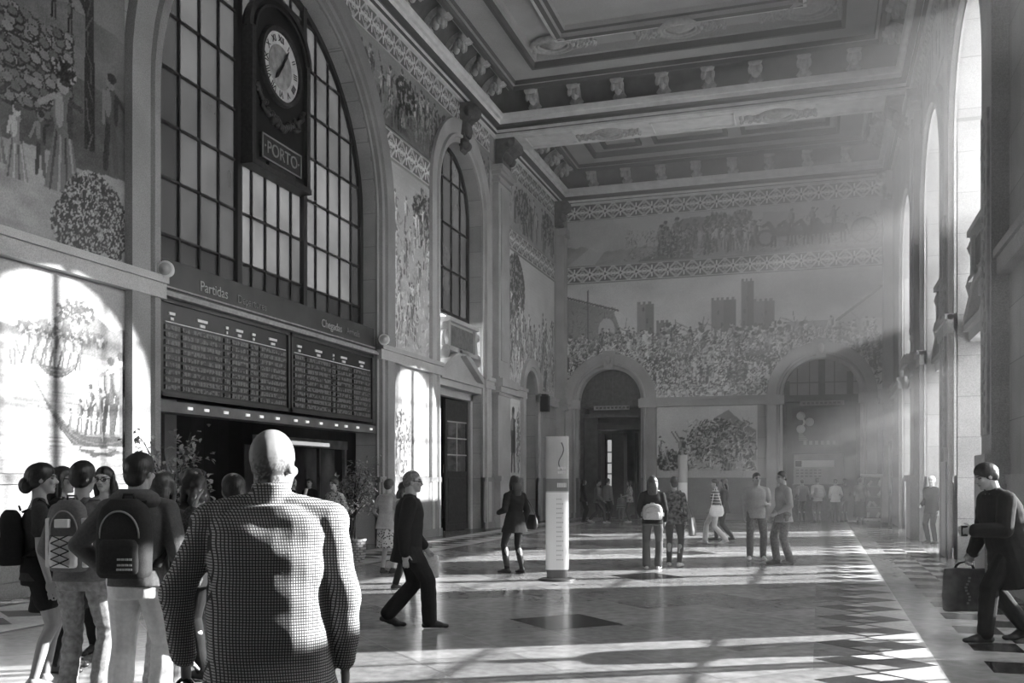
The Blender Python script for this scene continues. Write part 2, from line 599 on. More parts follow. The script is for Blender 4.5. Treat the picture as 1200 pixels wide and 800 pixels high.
def rect_sweep(b, x0, x1, y0, y1, prof, mi=0, smooth=False):
    rows = []
    for i, z in prof:
        rows.append([V((x0 + i, y0 + i, z)), V((x1 - i, y0 + i, z)), V((x1 - i, y1 - i, z)), V((x0 + i, y1 - i, z))])
    b.grid(rows, True, smooth, mi)


# openings: (centre, radius, spring, sill)
A_BIG = (17.83, 4.17, 8.2, 0)
A_BAY = (28.05, 1.90, 10.1, 0)
A_DOOR = (35.5, 0.85, 4.95, 0)
E_LEFT = (-8.42, 1.33, 4.97, 0)
E_RIGHT = (0.07, 1.46, 4.97, 0)
R_WIN = [(c, 2.0, 8.5, 0) for c in (5.9, 10.9, 19.5, 25.35)] + [(32.4, 2.0, 8.5, 0)]  # two nearest bays lie unseen, placed so sun strikes the foreground people

arched_wall('wall_left', WL, Y0, YB, 15.6, [A_BIG, A_BAY, A_DOOR], STONE_L, 0.55)
arched_wall('wall_back', WB, XL - .6, XR + 1.0, 15.6, [E_LEFT, E_RIGHT], STONE_B, 0.6)
arched_wall('wall_right', WR, Y0, YB, 15.6, R_WIN, STONE_L, 1.0)

b = MB(); b.box(XL - .6, XR + 1.0, Y0 - .6, Y0, 0, 15.6)
tag(b.build('wall_front', STONE_B), kind='structure')

# ---- floor with its inlaid pattern
F = MB()
MARB = mat('floor_marble', 0.34, 0.2, 0.5, [(0.5, 0.22), (7, 0.22)], (2.5, 0.03))
MARB2 = mat('floor_marble_grey', 0.27, 0.2, 0.5, [(0.6, 0.25), (9, 0.25)], (2.5, 0.03))
MARBD = mat('floor_marble_dark', 0.035, 0.2, 0.5, [(3, 0.4)], (2.5, 0.03))
MARBL = mat('floor_marble_pale', 0.62, 0.2, 0.5, [(2, 0.15), (20, 0.15)], (2.5, 0.03))
JOINT = mat('floor_joint', 0.12, 0.4, 0.3)
q = lambda x0, x1, y0, y1, z, mi: F.add([(x0, y0, z), (x1, y0, z), (x1, y1, z), (x0, y1, z)], [(0, 1, 2, 3)], False, mi)
q(XL - .6, XR + 6, Y0, YB + 9, -0.004, 4)


def dia(cx, cy, rx, ry, mi, z=0.0, clip=None):
    p = [(cx - rx, cy), (cx, cy - ry), (cx + rx, cy), (cx, cy + ry)]
    if clip:
        for ax, lim, sg in ((0, clip[0], 1), (0, clip[1], -1)):
            o = []
            for i in range(len(p)):
                a, b = p[i - 1], p[i]
                ia, ib = (a[ax] - lim) * sg >= 0, (b[ax] - lim) * sg >= 0
                if ia != ib:
                    t = (lim - a[ax]) / (b[ax] - a[ax]); o.append((a[0] + (b[0] - a[0]) * t, a[1] + (b[1] - a[1]) * t))
                if ib: o.append(b)
            p = o
            if len(p) < 3: return
    F.add([(x, y, z) for x, y in p], [tuple(range(len(p)))], False, mi)


# middle field: slabs laid on the diagonal, dark lozenges at the crossings
mx0, mx1 = -8.2, -0.05
g = 0.68
for j in range(int((YB - Y0) / g) + 2):
    for i in range(int((mx1 - mx0) / (2 * g)) + 2):
        cx, cy = mx0 + 2 * g * i + (g if j % 2 else 0), Y0 + j * g
        k = (i * 7 + j * 3) % 11
        dark = (i % 3 == 1 and j % 8 == 2) or (i % 3 == 1 and j % 8 == 4 and False)
        mi = 2 if dark else (1 if (j % 4 in (1, 2)) else 0)
        dia(cx, cy, g - .006, g - .006, mi, 0.0, (mx0, mx1))
# right-hand band of black and white lozenges, pale strip, chequered margin
bx0, bx1, sx0, sx1 = -0.05, 1.0, 1.0, 1.4
h = 0.475
for j in range(int((YB - Y0) / h) + 2):
    cy = Y0 + j * h
    if j % 2 == 0:
        dia((bx0 + bx1) / 2, cy, .52, h, 2, 0.0, (bx0, bx1))
    else:
        dia(bx0, cy, .52, h, 1, 0.0, (bx0, bx1)); dia(bx1, cy, .52, h, 3, 0.0, (bx0, bx1))
    dia((bx0 + bx1) / 2, cy + h / 2, .2, h * .3, 0 if j % 2 else 3, 0.002, (bx0, bx1))
q(sx0, sx1, Y0, YB, 0.0, 0)
for j in range(int((YB - Y0) / .55)):
    y = Y0 + j * .55
    for i, xa in enumerate((1.4, 1.85)):
        F.add([(xa, y, 0), (xa + .45, y + .0, 0), (xa + .45, y + .545, 0), (xa, y + .545, 0)], [(0, 1, 2, 3)], False, 2 if (i + j) % 2 else 0)
q(2.3, XR + 6, Y0, YB + 9, 0.0, 1)
# left-hand margin: dark line, pale band of lozenges, dark line
q(-10.05, -9.95, Y0, YB, 0.0, 2); q(-8.3, -8.2, Y0, YB, 0.0, 2)
q(XL - .6, -10.05, Y0, YB, 0.0, 1)
q(-9.95, -8.3, Y0, YB, 0.0, 3)
for j in range(int((YB - Y0) / .8)):
    dia(-9.12, Y0 + .4 + j * .8, .5, .36, 2, 0.002)
q(mx0, mx1, YB - .9, YB + 9, 0.002, 1)
tag(F.build('floor', [MARB, MARB2, MARBD, MARBL, JOINT], recalc=False), kind='structure')

# ---- ceiling: two coffered fields and the beam between them
YBEAM0, YBEAM1 = 31.2, 32.6


CORNICE = [  # (inset, height, tone of the face that ends here): 0 pale, 1 cove, 2 field, 3 dark line: painted band and groove shade put into the tone
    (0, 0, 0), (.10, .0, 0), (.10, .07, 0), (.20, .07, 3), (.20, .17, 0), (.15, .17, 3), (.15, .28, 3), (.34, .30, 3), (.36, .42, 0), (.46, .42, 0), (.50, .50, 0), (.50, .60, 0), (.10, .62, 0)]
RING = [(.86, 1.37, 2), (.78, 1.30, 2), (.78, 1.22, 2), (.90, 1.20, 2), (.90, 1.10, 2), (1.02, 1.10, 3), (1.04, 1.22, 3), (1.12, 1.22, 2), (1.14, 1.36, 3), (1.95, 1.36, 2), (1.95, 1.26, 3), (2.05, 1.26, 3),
        (2.07, 1.46, 3), (2.15, 1.48, 2), (2.17, 1.70, 2), (3.0, 1.70, 2), (3.0, 1.54, 3), (3.10, 1.52, 0), (3.22, 1.56, 3), (3.24, 1.68, 2), (3.36, 1.70, 3), (3.38, 1.84, 2)]


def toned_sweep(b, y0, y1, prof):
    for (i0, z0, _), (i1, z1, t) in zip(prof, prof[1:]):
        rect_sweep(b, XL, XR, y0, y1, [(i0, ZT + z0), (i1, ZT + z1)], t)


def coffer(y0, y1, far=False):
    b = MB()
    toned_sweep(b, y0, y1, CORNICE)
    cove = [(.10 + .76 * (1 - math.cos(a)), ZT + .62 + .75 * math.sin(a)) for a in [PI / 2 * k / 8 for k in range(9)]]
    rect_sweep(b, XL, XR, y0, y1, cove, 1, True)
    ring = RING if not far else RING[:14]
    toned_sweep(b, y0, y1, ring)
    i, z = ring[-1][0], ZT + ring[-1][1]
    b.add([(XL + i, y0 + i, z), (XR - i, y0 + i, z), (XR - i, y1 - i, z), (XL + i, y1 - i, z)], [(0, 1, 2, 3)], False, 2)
    if far:                                                     # sunk panels in the far field
        for x0, x1 in ((XL + 2.5, -6.6), (-6.1, -3.3), (-2.8, XR - 2.3)):
            for a_ in ((x0, x1, y0 + 2.6, y0 + 2.75), (x0, x1, y1 - 2.75, y1 - 2.6), (x0, x0 + .15, y0 + 2.6, y1 - 2.6), (x1 - .15, x1, y0 + 2.6, y1 - 2.6)):
                b.box(a_[0], a_[1], a_[2], a_[3], z - .12, z, 3)
    return b


CTM = [PLASTER, PLASTER_D, PLASTER_M, PLASTER_K]
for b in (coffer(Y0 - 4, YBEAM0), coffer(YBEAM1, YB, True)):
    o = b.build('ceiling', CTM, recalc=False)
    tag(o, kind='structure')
roof = MB().box(XL - .6, XR + 1.0, Y0 - 4, YB + .6, 15.6, 15.8)
trim(roof, PLASTER_M)
# underside of the beam with sunk panels and oval ornaments
b = MB()
b.box(XL, XR, YBEAM0, YBEAM1, ZT - .02, ZT + .3)
for x0, x1 in ((-9.6, -7.9), (-5.3, -2.6), (-0.1, 1.7)):
    for a in ((x0, x1, YBEAM0 + .18, YBEAM0 + .24), (x0, x1, YBEAM1 - .24, YBEAM1 - .18), (x0, x0 + .06, YBEAM0 + .18, YBEAM1 - .18), (x1 - .06, x1, YBEAM0 + .18, YBEAM1 - .18)):
        b.box(a[0], a[1], a[2], a[3], ZT - .06, ZT)
trim(b, PLASTER)


def scroll(b, M, r, w, mi=0):
    """spiral volute disc, axis along local x"""
    for k, (rr, ww) in enumerate(((1.0, .8), (.72, .92), (.42, 1.04), (.18, 1.16))):
        ring = lambda x: [M @ V((x, r * rr * math.cos(2 * PI * j / 16), r * rr * math.sin(2 * PI * j / 16))) for j in range(16)]
        b.grid([ring(-w * ww / 2), ring(w * ww / 2)], True, True, mi, True)


def bracket_mesh():
    """console bracket in the cove: local y runs out from the wall, z up"""
    b = MB()
    w = .135
    n = 12
    outer, inner = [], []
    for k in range(n + 1):
        a = PI / 2 * k / n
        cy, cz = .10 + .80 * (1 - math.cos(a)), .05 + .80 * math.sin(a)
        th = .10 + .10 * math.sin(2 * a) + .12 * (k / n)
        d = (math.cos(a), -math.sin(a) * .6)
        inner.append((cy, cz)); outer.append((cy + d[0] * th, cz + d[1] * th))
    b.prism(inner + outer[::-1], lambda p, q_, d: V((d, p, q_)), -w, w)
    b.prism([(i[0] * .6 + o[0] * .4 + .06, i[1] * .6 + o[1] * .4) for i, o in zip(inner, outer)] + [(o[0] + .05, o[1] - .02) for o in outer[::-1]], lambda p, q_, d: V((d, p, q_)), -.05, .05)
    scroll(b, Matrix.Translation((0, .80, .62)), .20, .44)
    scroll(b, Matrix.Translation((0, .26, .16)), .12, .40)
    for s in (-1, 1):
        for k in range(3):                                     # hanging leaves under the scroll
            b.ell((s * .13 * (k - 1) + s * .02, .74 - .04 * k, .36 - .05 * (k == 1)), .07, .07, .15, 8, 6)
    b.ell((0, .5, .34), .13, .12, .2, 8, 6)
    return b


def bracket_foot():
    b = MB()
    b.box(-.17, .17, -.03, .30, -.02, .05)
    for k in (-1, 0, 1):
        b.ell((k * .1, .2, .1), .06, .08, .11, 8, 6)
    b.ell((0, .24, .12), .05, .06, .16, 8, 6)
    return b


br0 = thing('ceiling_bracket', 'x', 'bracket')
bracket_mesh().build('scroll', PLASTER_B, br0)
bracket_foot().build('foot', PLASTER, br0)
spots = []
for k in range(8):
    x = -9.05 + k * 1.435
    spots.append((x, YBEAM0, PI, 'scrolled plaster bracket with leafy foot in the cove along the near face of the beam', 'brackets along the beam'))
    spots.append((x, YB, PI, 'scrolled plaster bracket in the cove above the end wall', 'brackets above the end wall'))
for k in range(14):
    y = 29.55 - k * 1.6
    spots.append((XL, y, -PI / 2, 'scrolled plaster bracket in the near cove above the tiled wall with the clock', 'brackets above the clock wall'))
    if k < 7: spots.append((XR, y, PI / 2, 'scrolled plaster bracket in the near cove above the sunlit windows', 'brackets above the windows'))
for k in range(4):
    spots.append((XL, 33.9 + k * 1.5, -PI / 2, 'scrolled plaster bracket in the far cove beyond the beam, above the clock wall', 'far brackets above the clock wall'))
    spots.append((XR, 33.9 + k * 1.5, PI / 2, 'scrolled plaster bracket in the far cove beyond the beam, above the windows', 'far brackets above the windows'))
for i, (x, y, rz, lab, grp) in enumerate(spots):
    o = br0 if i == 0 else copy_tree(br0)
    o.location = (x, y, ZT + .60)
    o.rotation_euler = (0, 0, rz)
    o['label'] = lab; o['group'] = grp


def cartouche(label, loc, rz, s=1.0, oval=True, scale_y=1.0, leaf=True, group=None):
    """moulded ceiling ornament hanging face down: oval boss, frame rings, scrolls and leaves"""
    t = thing('ceiling_ornament', label, 'ornament', loc, rz, group)
    t.scale = (s, s * scale_y, s)
    b = MB()
    for r0, rt in ((.52, .085), (.40, .055)):
        rows = []
        for k in range(28):
            a = 2 * PI * k / 28
            c = V((r0 * 1.25 * math.cos(a), r0 * math.sin(a), -.05))
            o_ = V((math.cos(a), math.sin(a), 0))
            rows.append([c + o_ * rt * math.cos(e) + V((0, 0, -rt * math.sin(e))) for e in [2 * PI * j / 8 for j in range(8)]])
        rows.append(rows[0])
        b.grid(rows, True, True)
    b.build('frame', PLASTER_O, t)
    d = MB()
    d.lathe([(.01, -.16), (.10, -.16), (.13, -.11), (.18, -.11), (.22, -.06), (.30, -.06), (.34, -.02), (.36, 0)], n=24)
    for v in range(len(d.v)): d.v[v] = (d.v[v][0] * 1.25, d.v[v][1], d.v[v][2])
    d.build('boss', PLASTER_O, t)
    if leaf:
        rnd = random.Random(5)
        for s_ in (-1, 1):
            l = MB()
            for k in range(14):
                x = s_ * (.62 + .055 * k)
                y = .16 * math.sin(k * 1.1) + .05
                l.ell((x, y, -.06), .11 - .003 * k, .06, .12, 8, 6, M=Matrix.Rotation(rnd.uniform(0, PI), 3, 'Z'))
                l.ell((x, -y + .02, -.05), .09, .05, .10, 8, 6, M=Matrix.Rotation(rnd.uniform(0, PI), 3, 'Z'))
            for k, (xx, yy, rr) in enumerate(((.78, .22, .15), (1.05, -.18, .12), (1.28, .1, .09))):
                pts = [(s_ * xx + rr * (1 - j / 26) * math.cos(j * .5), yy + rr * (1 - j / 26) * math.sin(j * .5), -.05) for j in range(24)]
                l.tube(pts, .045, 6)
            l.build('scrollwork', PLASTER_O, t)
    return t


zo = ZT + 1.70
cartouche('round moulded boss midway along the far edge of the ceiling field', (-3.9, YBEAM0 - 2.75, zo - .1), 0, .95)
cartouche('oval scroll ornament in the corner of the ceiling field nearest the clock wall', (-7.75, YBEAM0 - 2.75, zo - .06), math.radians(0), .95)
cartouche('oval scroll ornament in the corner of the ceiling field nearest the windows', (-.25, YBEAM0 - 2.75, zo - .06), 0, 1.0)
cartouche('oval scroll ornament on the underside of the beam, nearer the clock wall', (-6.75, (YBEAM0 + YBEAM1) / 2, ZT - .02), 0, .78, scale_y=1.0)
cartouche('oval scroll ornament on the underside of the beam, nearer the windows', (-1.25, (YBEAM0 + YBEAM1) / 2, ZT - .02), 0, .86, scale_y=1.0)

# ---- plinths, rails, arch surrounds
def runs(b, fn, spans, t0, t1, n0, n1):
    for a0, a1 in spans:
        p = [V(fn(s, t, n)) for s in (a0, a1) for t in (t0, t1) for n in (n0, n1)]
        b.add(p, [(0, 1, 3, 2), (4, 6, 7, 5), (0, 4, 5, 1), (2, 3, 7, 6), (0, 2, 6, 4), (1, 5, 7, 3)])


Lsp = [(Y0, 13.66), (22.0, 26.15), (29.95, 34.65), (36.35, YB)]
Bsp = [(XL, -9.75), (-7.09, -1.39), (1.53, XR)]
Rw = sorted((c - 2.0, c + 2.0) for c, r, s_, k in R_WIN)
Rsp = []
s = Y0
for a, c in Rw:
    Rsp.append((s, a)); s = c
Rsp.append((s, YB))
for nm, fn, sp in (('baseboard_left', WL, Lsp), ('baseboard_back', WB, Bsp), ('baseboard_right', WR, Rsp)):
    b = MB()
    k = .5 if fn is WR else 1.0
    runs(b, fn, sp, 0, 1.62, 0, .10 * k); runs(b, fn, sp, 0, .22, 0, .15 * k); runs(b, fn, sp, 1.56, 1.70, 0, .13 * k)
    tag(b.build(nm, STONE_D if nm != 'baseboard_right' else STONE_P), kind='structure')
b = MB()
for fn, sp in ((WL, Lsp), (WB, Bsp), (WR, Rsp)):
    runs(b, fn, sp, 4.65, 5.0, 0, .17); runs(b, fn, sp, 4.9, 5.02, 0, .22)
trim(b, STONE_P)

prof_big = [(0, -.02), (0, .05), (.10, .05), (.12, .14), (.26, .14), (.30, .07), (.36, .07), (.40, .16), (.84, .16), (.86, .0)]
b = MB(); sweep_arch(b, WL, *A_BIG[:3], 0, prof_big, 40)
trim(b, mat('granite_arch_dimmed', 0.27, 0.5, 0.4, GRAN, (60, 0.12)))  # darker copy of the trim granite, dimness of the left side put in
b = MB(); sweep_arch(b, WL, *A_BAY[:3], 0, [(0, -.02), (0, .06), (.14, .06), (.16, .15), (.24, .15), (.28, .08), (.62, .12), (.70, .12), (.72, 0)], 32)
trim(b, STONE_P)
b = MB(); sweep_arch(b, WL, *A_DOOR[:3], 0, [(0, -.02), (0, .1), (.12, .12), (.14, .16), (.46, .16), (.48, 0)], 24)
trim(b, STONE_P)
for E in (E_LEFT, E_RIGHT):
    b = MB(); sweep_arch(b, WB, *E[:3], 0, [(0, -.02), (0, .08), (.1, .1), (.14, .2), (.2, .2), (.24, .14), (.58, .2), (.62, .2), (.64, 0)], 28)
    for sg in (-1, 1):
        x = E[0] + sg * (E[1] + .31)
        runs(b, WB, [(x - .38, x + .38)], 4.62, 4.98, 0, .26)
    # keystone
    b.prism([(E[0] - .17, E[2] + E[1] - .05), (E[0] + .17, E[2] + E[1] - .05), (E[0] + .27, E[2] + E[1] + .72), (E[0] - .27, E[2] + E[1] + .72)], lambda s, t, d: V(WB(s, t, d)), 0, .32)
    b.ell(WB(E[0], E[2] + E[1] + .35, .33), .12, .08, .2)
    trim(b, STONE_P)
b = MB()
for c, r, sp, k in R_WIN:
    sweep_arch(b, WR, c, r, sp, 0, [(0, -.02), (0, .05), (.12, .05), (.14, .14), (.30, .14), (.34, .06), (.5, .1), (.52, 0)], 28)
trim(b, STONE_P)


def console(b, fn, s, t0, t1, w, d, lo=.25):
    """scrolled stone console carrying the cornice; s centre, from t0 up to t1, depth d"""
    h = t1 - t0
    pr = [(.045, 0), (d * lo, .03), (d * .42, .18), (d * .38, .38), (d * .55, .58), (d * .92, .72), (d, .86), (d * .96, 1.0), (.045, 1.0)]
    b.prism([(n, t0 + t * h) for n, t in pr], lambda n, t, q_: V(fn(s + q_, t, n)), -w / 2, w / 2)
    for tt, rr, nn in ((.82, .17, .72), (.16, .10, .3)):
        ctr = V(fn(s, t0 + tt * h, d * nn))
        ax = (V(fn(s + 1, 0, 0)) - V(fn(s, 0, 0))).normalized()
        M = Matrix.Translation(ctr) @ ax.to_track_quat('X', 'Z').to_matrix().to_4x4()
        scroll(b, M, rr * h, w * 1.12)
    for k in (-1, 0, 1):
        b.ell(fn(s + k * w * .3, t0 + h * .45, d * .5), .1 * w + .05, .1 * w + .05, h * .16, 8, 6)


# pilasters under the beam and in the corners
def pilaster(fn, s, w, d, m, cap=True):
    b = MB()
    runs(b, fn, [(s - w / 2 - .06, s + w / 2 + .06)], 0, 1.7, 0, d + .1)
    runs(b, fn, [(s - w / 2 - .1, s + w / 2 + .1)], 1.58, 1.75, 0, d + .15)
    runs(b, fn, [(s - w / 2, s + w / 2)], 1.7, 4.65, 0, d)
    for k, (t0, t1, o) in enumerate(((4.5, 4.6, .06), (4.6, 4.78, .16), (4.78, 5.05, .24), (5.05, 5.12, .1))):
        runs(b, fn, [(s - w / 2 - o, s + w / 2 + o)], t0, t1, 0, d + o)
    runs(b, fn, [(s - w / 2 + .06, s + w / 2 - .06)], 5.1, 12.1, 0, d)
    runs(b, fn, [(s - w / 2 + .28, s + w / 2 - .28)], 5.7, 11.6, d, d + .04)
    for t0, t1, o in ((11.75, 11.85, .08), (12.0, 12.12, .12), (12.12, 12.3, .2)):
        runs(b, fn, [(s - w / 2 - o + .06, s + w / 2 + o - .06)], t0, t1, 0, d + o)
    return trim(b, m)


pilaster(WL, 31.72, 1.35, .22, STONE_P)
pilaster(WR, 31.0 - 1.9, 1.15, .2, STONE_P)
for fn, s in ((WL, 39.6), (WR, 39.3)):
    b = MB()
    runs(b, fn, [(s - .25, YB)], 0, 1.75, 0, .42); runs(b, fn, [(s - .18, YB)], 1.75, 12.0, 0, .34)
    for t0, t1, o in ((4.55, 4.75, .1), (4.75, 5.05, .2), (11.9, 12.2, .14)):
        runs(b, fn, [(s - .18 - o, YB)], t0, t1, 0, .34 + o)
    trim(b, STONE_P)
CONS = mat('console_stone', 0.12, 0.6, 0.3, (6, 0.3), (30, 0.2))
for nm, fn, s, lab in (('beam_console', WL, 31.75, 'dark scrolled stone console carrying the beam on the clock wall'), ('beam_console', WR, 31.9, 'scrolled stone console carrying the beam on the window wall'),
                       ('beam_console', WL, 39.35, 'dark scrolled console in the far corner of the clock wall'), ('beam_console', WR, 39.2, 'scrolled console in the far corner of the window wall')):
    b = MB(); console(b, fn, s, 12.2, ZT - .03, 1.0 if s < 35 else .7, .75 if s < 35 else .6)
    tag(b.build(nm, CONS), lab, 'console')
b = MB(); console(b, WL, 28.05, 11.75, 13.25, .42, .5)
tag(b.build('keystone_console', CONS), 'tall scrolled keystone above the arch of the narrow bay', 'keystone')
b = MB(); console(b, WL, 17.83, 12.1, 13.25, .6, .5)
tag(b.build('keystone_console', CONS), 'scrolled keystone at the crown of the great clock window', 'keystone')
# pilasters between the street windows, with carved strips
for c in (3.2, 8.4, 16.2, 22.3):
    b = MB()
    w = {22.3: .62, 8.4: .7}.get(c, .85); pd = .12 if c == 22.3 else .24
    runs(b, WR, [(c - w / 2 - .08, c + w / 2 + .08)], 0, 2.0, 0, pd + (.04 if c == 22.3 else .1))
    runs(b, WR, [(c - w / 2, c + w / 2)], 2.0, 12.1, 0, pd)
    for t0, t1, o in ((11.8, 11.95, .08), (12.05, 12.3, .16)):
        runs(b, WR, [(c - w / 2 - o, c + w / 2 + o)], t0, t1, 0, pd + o)
    trim(b, STONE_P)
    b = MB()
    runs(b, WR, [(c - w / 2 + .14, c + w / 2 - .14)], 2.3, 7.2, pd, pd + .04)
    for k in range(26):                                         # carved tendril
        a = k * .62
        b.ell(WR(c + .12 * math.sin(a) * (w / .85), 2.5 + k * .178, pd + .043), .022, .10, .09, 8, 6)
        b.ell(WR(c - .10 * math.sin(a + .8) * (w / .85), 2.58 + k * .178, pd + .042), .02, .05, .05, 8, 6)
    lab = {3.2: 'carved tendril strip on the first window pier', 8.4: 'carved tendril strip on the second window pier', 16.2: 'carved tendril strip on the pier behind the man in the dark coat', 22.3: 'carved tendril strip on the pier beside the glazed street door'}[c]
    tag(b.build('carved_strip', PLASTER_O), lab, 'carving')
    b = MB(); console(b, WR, c, 12.3, ZT - .02, w, .6)
    tag(b.build('beam_console', CONS), {3.2: 'console topping the first window pier', 8.4: 'console topping the second window pier', 16.2: 'console topping the pier above the man in the dark coat', 22.3: 'console topping the pier beside the glazed street door'}[c], 'console')

# ---- windows
def glazing(fn, sc, r, sp, t0, depth, xs, zs, frame_m, pane_m, idx, heavy=(), fr=.10, bar=.035, pane_tone=None, skip=None):
    """arched window: frame round the opening, upright bars at xs, cross bars at zs, one sheet of panes"""
    top = lambda s: sp + math.sqrt(max(0, r * r - (s - sc) ** 2))
    b = MB()
    rows = []
    pts = arch_pts(sc, r, sp, t0, 36)
    for i, (s, t) in enumerate(pts):
        d = (-1, 0) if i == 0 else ((1, 0) if i == len(pts) - 1 else ((s - sc) / r, (t - sp) / r))
        rows.append([V(fn(s - d[0] * o, t - d[1] * o, q_)) for o, q_ in ((0, -depth + .08), (fr, -depth + .08), (fr, -depth - .04), (0, -depth - .04))])
    b.grid(rows, True, False)
    runs(b, fn, [(sc - r, sc + r)], t0, t0 + fr, -depth - .04, -depth + .08)
    for x in xs:
        w = bar
        if x in heavy: w = .16
        if skip and skip(x, 0): continue
        runs(b, fn, [(x - w / 2, x + w / 2)], t0, top(x) - .02, -depth - .03, -depth + (.10 if x in heavy else .05))
    for z in zs:
        hw = r - .02 if z <= sp else math.sqrt(max(0, r * r - (z - sp) ** 2)) - .02
        runs(b, fn, [(sc - hw, sc + hw)], z - bar / 2, z + bar / 2, -depth - .03, -depth + .05)
    wdw = tag(b.build('window_%d' % idx, frame_m), kind='structure')
    g = MB()
    X = [sc - r] + sorted(xs) + [sc + r]
    Z = [t0] + sorted(zs) + [sp + r]
    tones = []
    rnd = random.Random(idx)
    for i in range(len(X) - 1):
        for j in range(len(Z) - 1):
            x0, x1, z0, z1 = X[i], X[i + 1], Z[j], Z[j + 1]
            n = 5
            cols = []
            for k in range(n + 1):
                x = x0 + (x1 - x0) * k / n
                cols.append((x, min(z1, max(z0, top(x)))))
            if all(c[1] <= z0 + 1e-4 for c in cols): continue
            tn = pane_tone(x0, z0, rnd) if pane_tone else 1.0
            for (xa, ta), (xb, tb) in zip(cols, cols[1:]):
                if ta <= z0 + 1e-5 and tb <= z0 + 1e-5: continue
                g.add([fn(xa, z0, -depth), fn(xb, z0, -depth), fn(xb, tb, -depth), fn(xa, ta, -depth)], [(0, 1, 2, 3)])
                tones += [tn] * 4
    p = g.build('pane', pane_m, wdw, recalc=False)
    at = p.data.attributes.new('Col', 'FLOAT_COLOR', 'POINT')
    at.data.foreach_set('color', np.repeat(np.array(tones, np.float32), 4))
    return wdw


FROST = frosted_mat('frosted_glass', 0.030, 1.2)
DIFFUSER = frosted_mat('sun_diffusing_glass', 0.5, .8)  # added diffusing pane, keeps direct sun off the train boards
CLEAR = glass_mat('clear_glass', 0.93, 0.95)
xs = []
edges = [13.75, 16.55, 19.1, 21.9]
m3 = [16.55, 19.1]
xs += [13.75 + .38 + k * .6 for k in range(5)] + [16.55 + .51 * k for k in range(1, 5)] + [19.1 + .58 * k for k in range(1, 5)] + m3
zs = [5.95] + [6.95 + .98 * k for k in range(6)]
tone_b = lambda x, z, r: (.35 if z < 5.8 else (1.7 if 16.4 < x < 21.2 and z < 8.8 else .8)) * r.uniform(.75, 1.2) * (.5 if x < 14.2 or x > 21.2 else 1.0)  # light behind put into pane tones: bright middle, dim sides and bottom
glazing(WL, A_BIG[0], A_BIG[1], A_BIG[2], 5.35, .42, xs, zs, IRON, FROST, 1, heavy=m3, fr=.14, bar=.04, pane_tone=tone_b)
glazing(WL, A_BAY[0], A_BAY[1], A_BAY[2], 6.75, .5, [26.15 + 3.8 * k / 5 for k in range(1, 5)], [8.2, 9.6, 11.0], IRON, FROST, 2, fr=.12, bar=.04, pane_tone=lambda x, z, r: .5 * r.uniform(.8, 1.2))
for i, (c, r, sp, k) in enumerate(R_WIN):
    glazing(WR, c, r, sp, 6.3, .93, [c - 2.0 + 4.0 * j / 4 for j in range(1, 4)], [7.4, 8.5, 9.5], IRON, DIFFUSER if abs(c - 25.35) < .1 else CLEAR, 3 + i, heavy=(c,), fr=.09, bar=.045)
# ------------------------------------------------------------------ tile panels
exL = [(A_BIG[0], A_BIG[1] + .80, A_BIG[2]), (A_BAY[0], A_BAY[1] + .66, A_BAY[2]), (A_DOOR[0], A_DOOR[1] + .42, A_DOOR[2])]
exB = [(E_LEFT[0], E_LEFT[1] + .58, E_LEFT[2]), (E_RIGHT[0], E_RIGHT[1] + .58, E_RIGHT[2])]

# near left, above the rail: hillside with a tree and country women
c = Canvas(7.8, 4.86, .02, .3, 11)
c.sky(.34, .30, .05)
c.hill(3.6, .3, .22, 2.0, 3, .08)
c.hill(2.6, .2, .13, 1.5, 5, .06)
for k in range(420):                                            # dry stone wall
    x, y = c.rs.uniform(4.4, 6.6), c.rs.uniform(1.8, 3.1)
    c.ell(x, y, .115, .085, .05); c.ell(x - .01, y + .012, .095, .065, c.rs.uniform(.14, .36))
c.hill(1.3, .25, .42, 1.6, 7, .16)
c.tree(7.02, 1.6, 3.3, .12, .035)
c.bush(7.0, 4.5, .7, .5, 500, .03, .3, .035)
for x, y, h, t, sk in ((6.48, .8, 1.75, .2, 1), (5.62, .75, 1.05, .3, 1), (6.05, .95, .9, .12, 0), (5.2, .9, 1.2, .18, 1), (7.48, 1.45, 1.5, .1, 0), (6.3, 3.3, .5, .06, 0), (6.62, 3.2, .5, .06, 0), (4.8, 1.0, 1.2, .2, 1)):
    c.figure(x, y, h, t, bool(sk))
c.bush(6.48, 2.6, .26, .15, 90, .03, .5, .03)
c.bush(7.15, .55, .72, .72, 3600, .02, .6, .018); c.bush(6.6, .35, .35, .4, 700, .02, .6, .018)
c.finish(); c.a *= .62  # dimness of the upper left put into the mural tones
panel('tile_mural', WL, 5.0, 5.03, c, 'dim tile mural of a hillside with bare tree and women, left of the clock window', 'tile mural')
# near left, below the rail: river with boats
c = Canvas(7.8, 2.92, .02, .6, 12)
c.sky(.26, .36, .04)
c.hill(2.1, .25, .15, 1.3, 3, .07)
for x0, x1, y0, y1 in ((5.9, 7.1, 1.95, 2.55),):
    c.poly([(x0, y0 - .1), (x0 + .4, y0 + .3), (x1 - .3, y1), (x1, y1 - .1), (x1 + .6, y0 + .2), (x1 + .6, y0 - .2)], .10)
    c.bush(6.75, 2.42, .38, .16, 220, .02, .15, .03); c.bush(6.5, 2.05, .9, .16, 260, .05, .2, .03)
c.water(1.75, .26)
c.poly([(5.2, 1.35), (6.9, 1.35), (6.7, 1.05), (5.6, 1.0)], .10, .55)
for k in range(60):
    x = c.rs.uniform(5.2, 7.6); y = c.rs.uniform(.0, 1.2)
    c.line(x, y, x + c.rs.uniform(.1, .5), y, .02, c.rs.uniform(.06, .18), .7)
c.boat(6.35, 1.55, 1.2, .03)
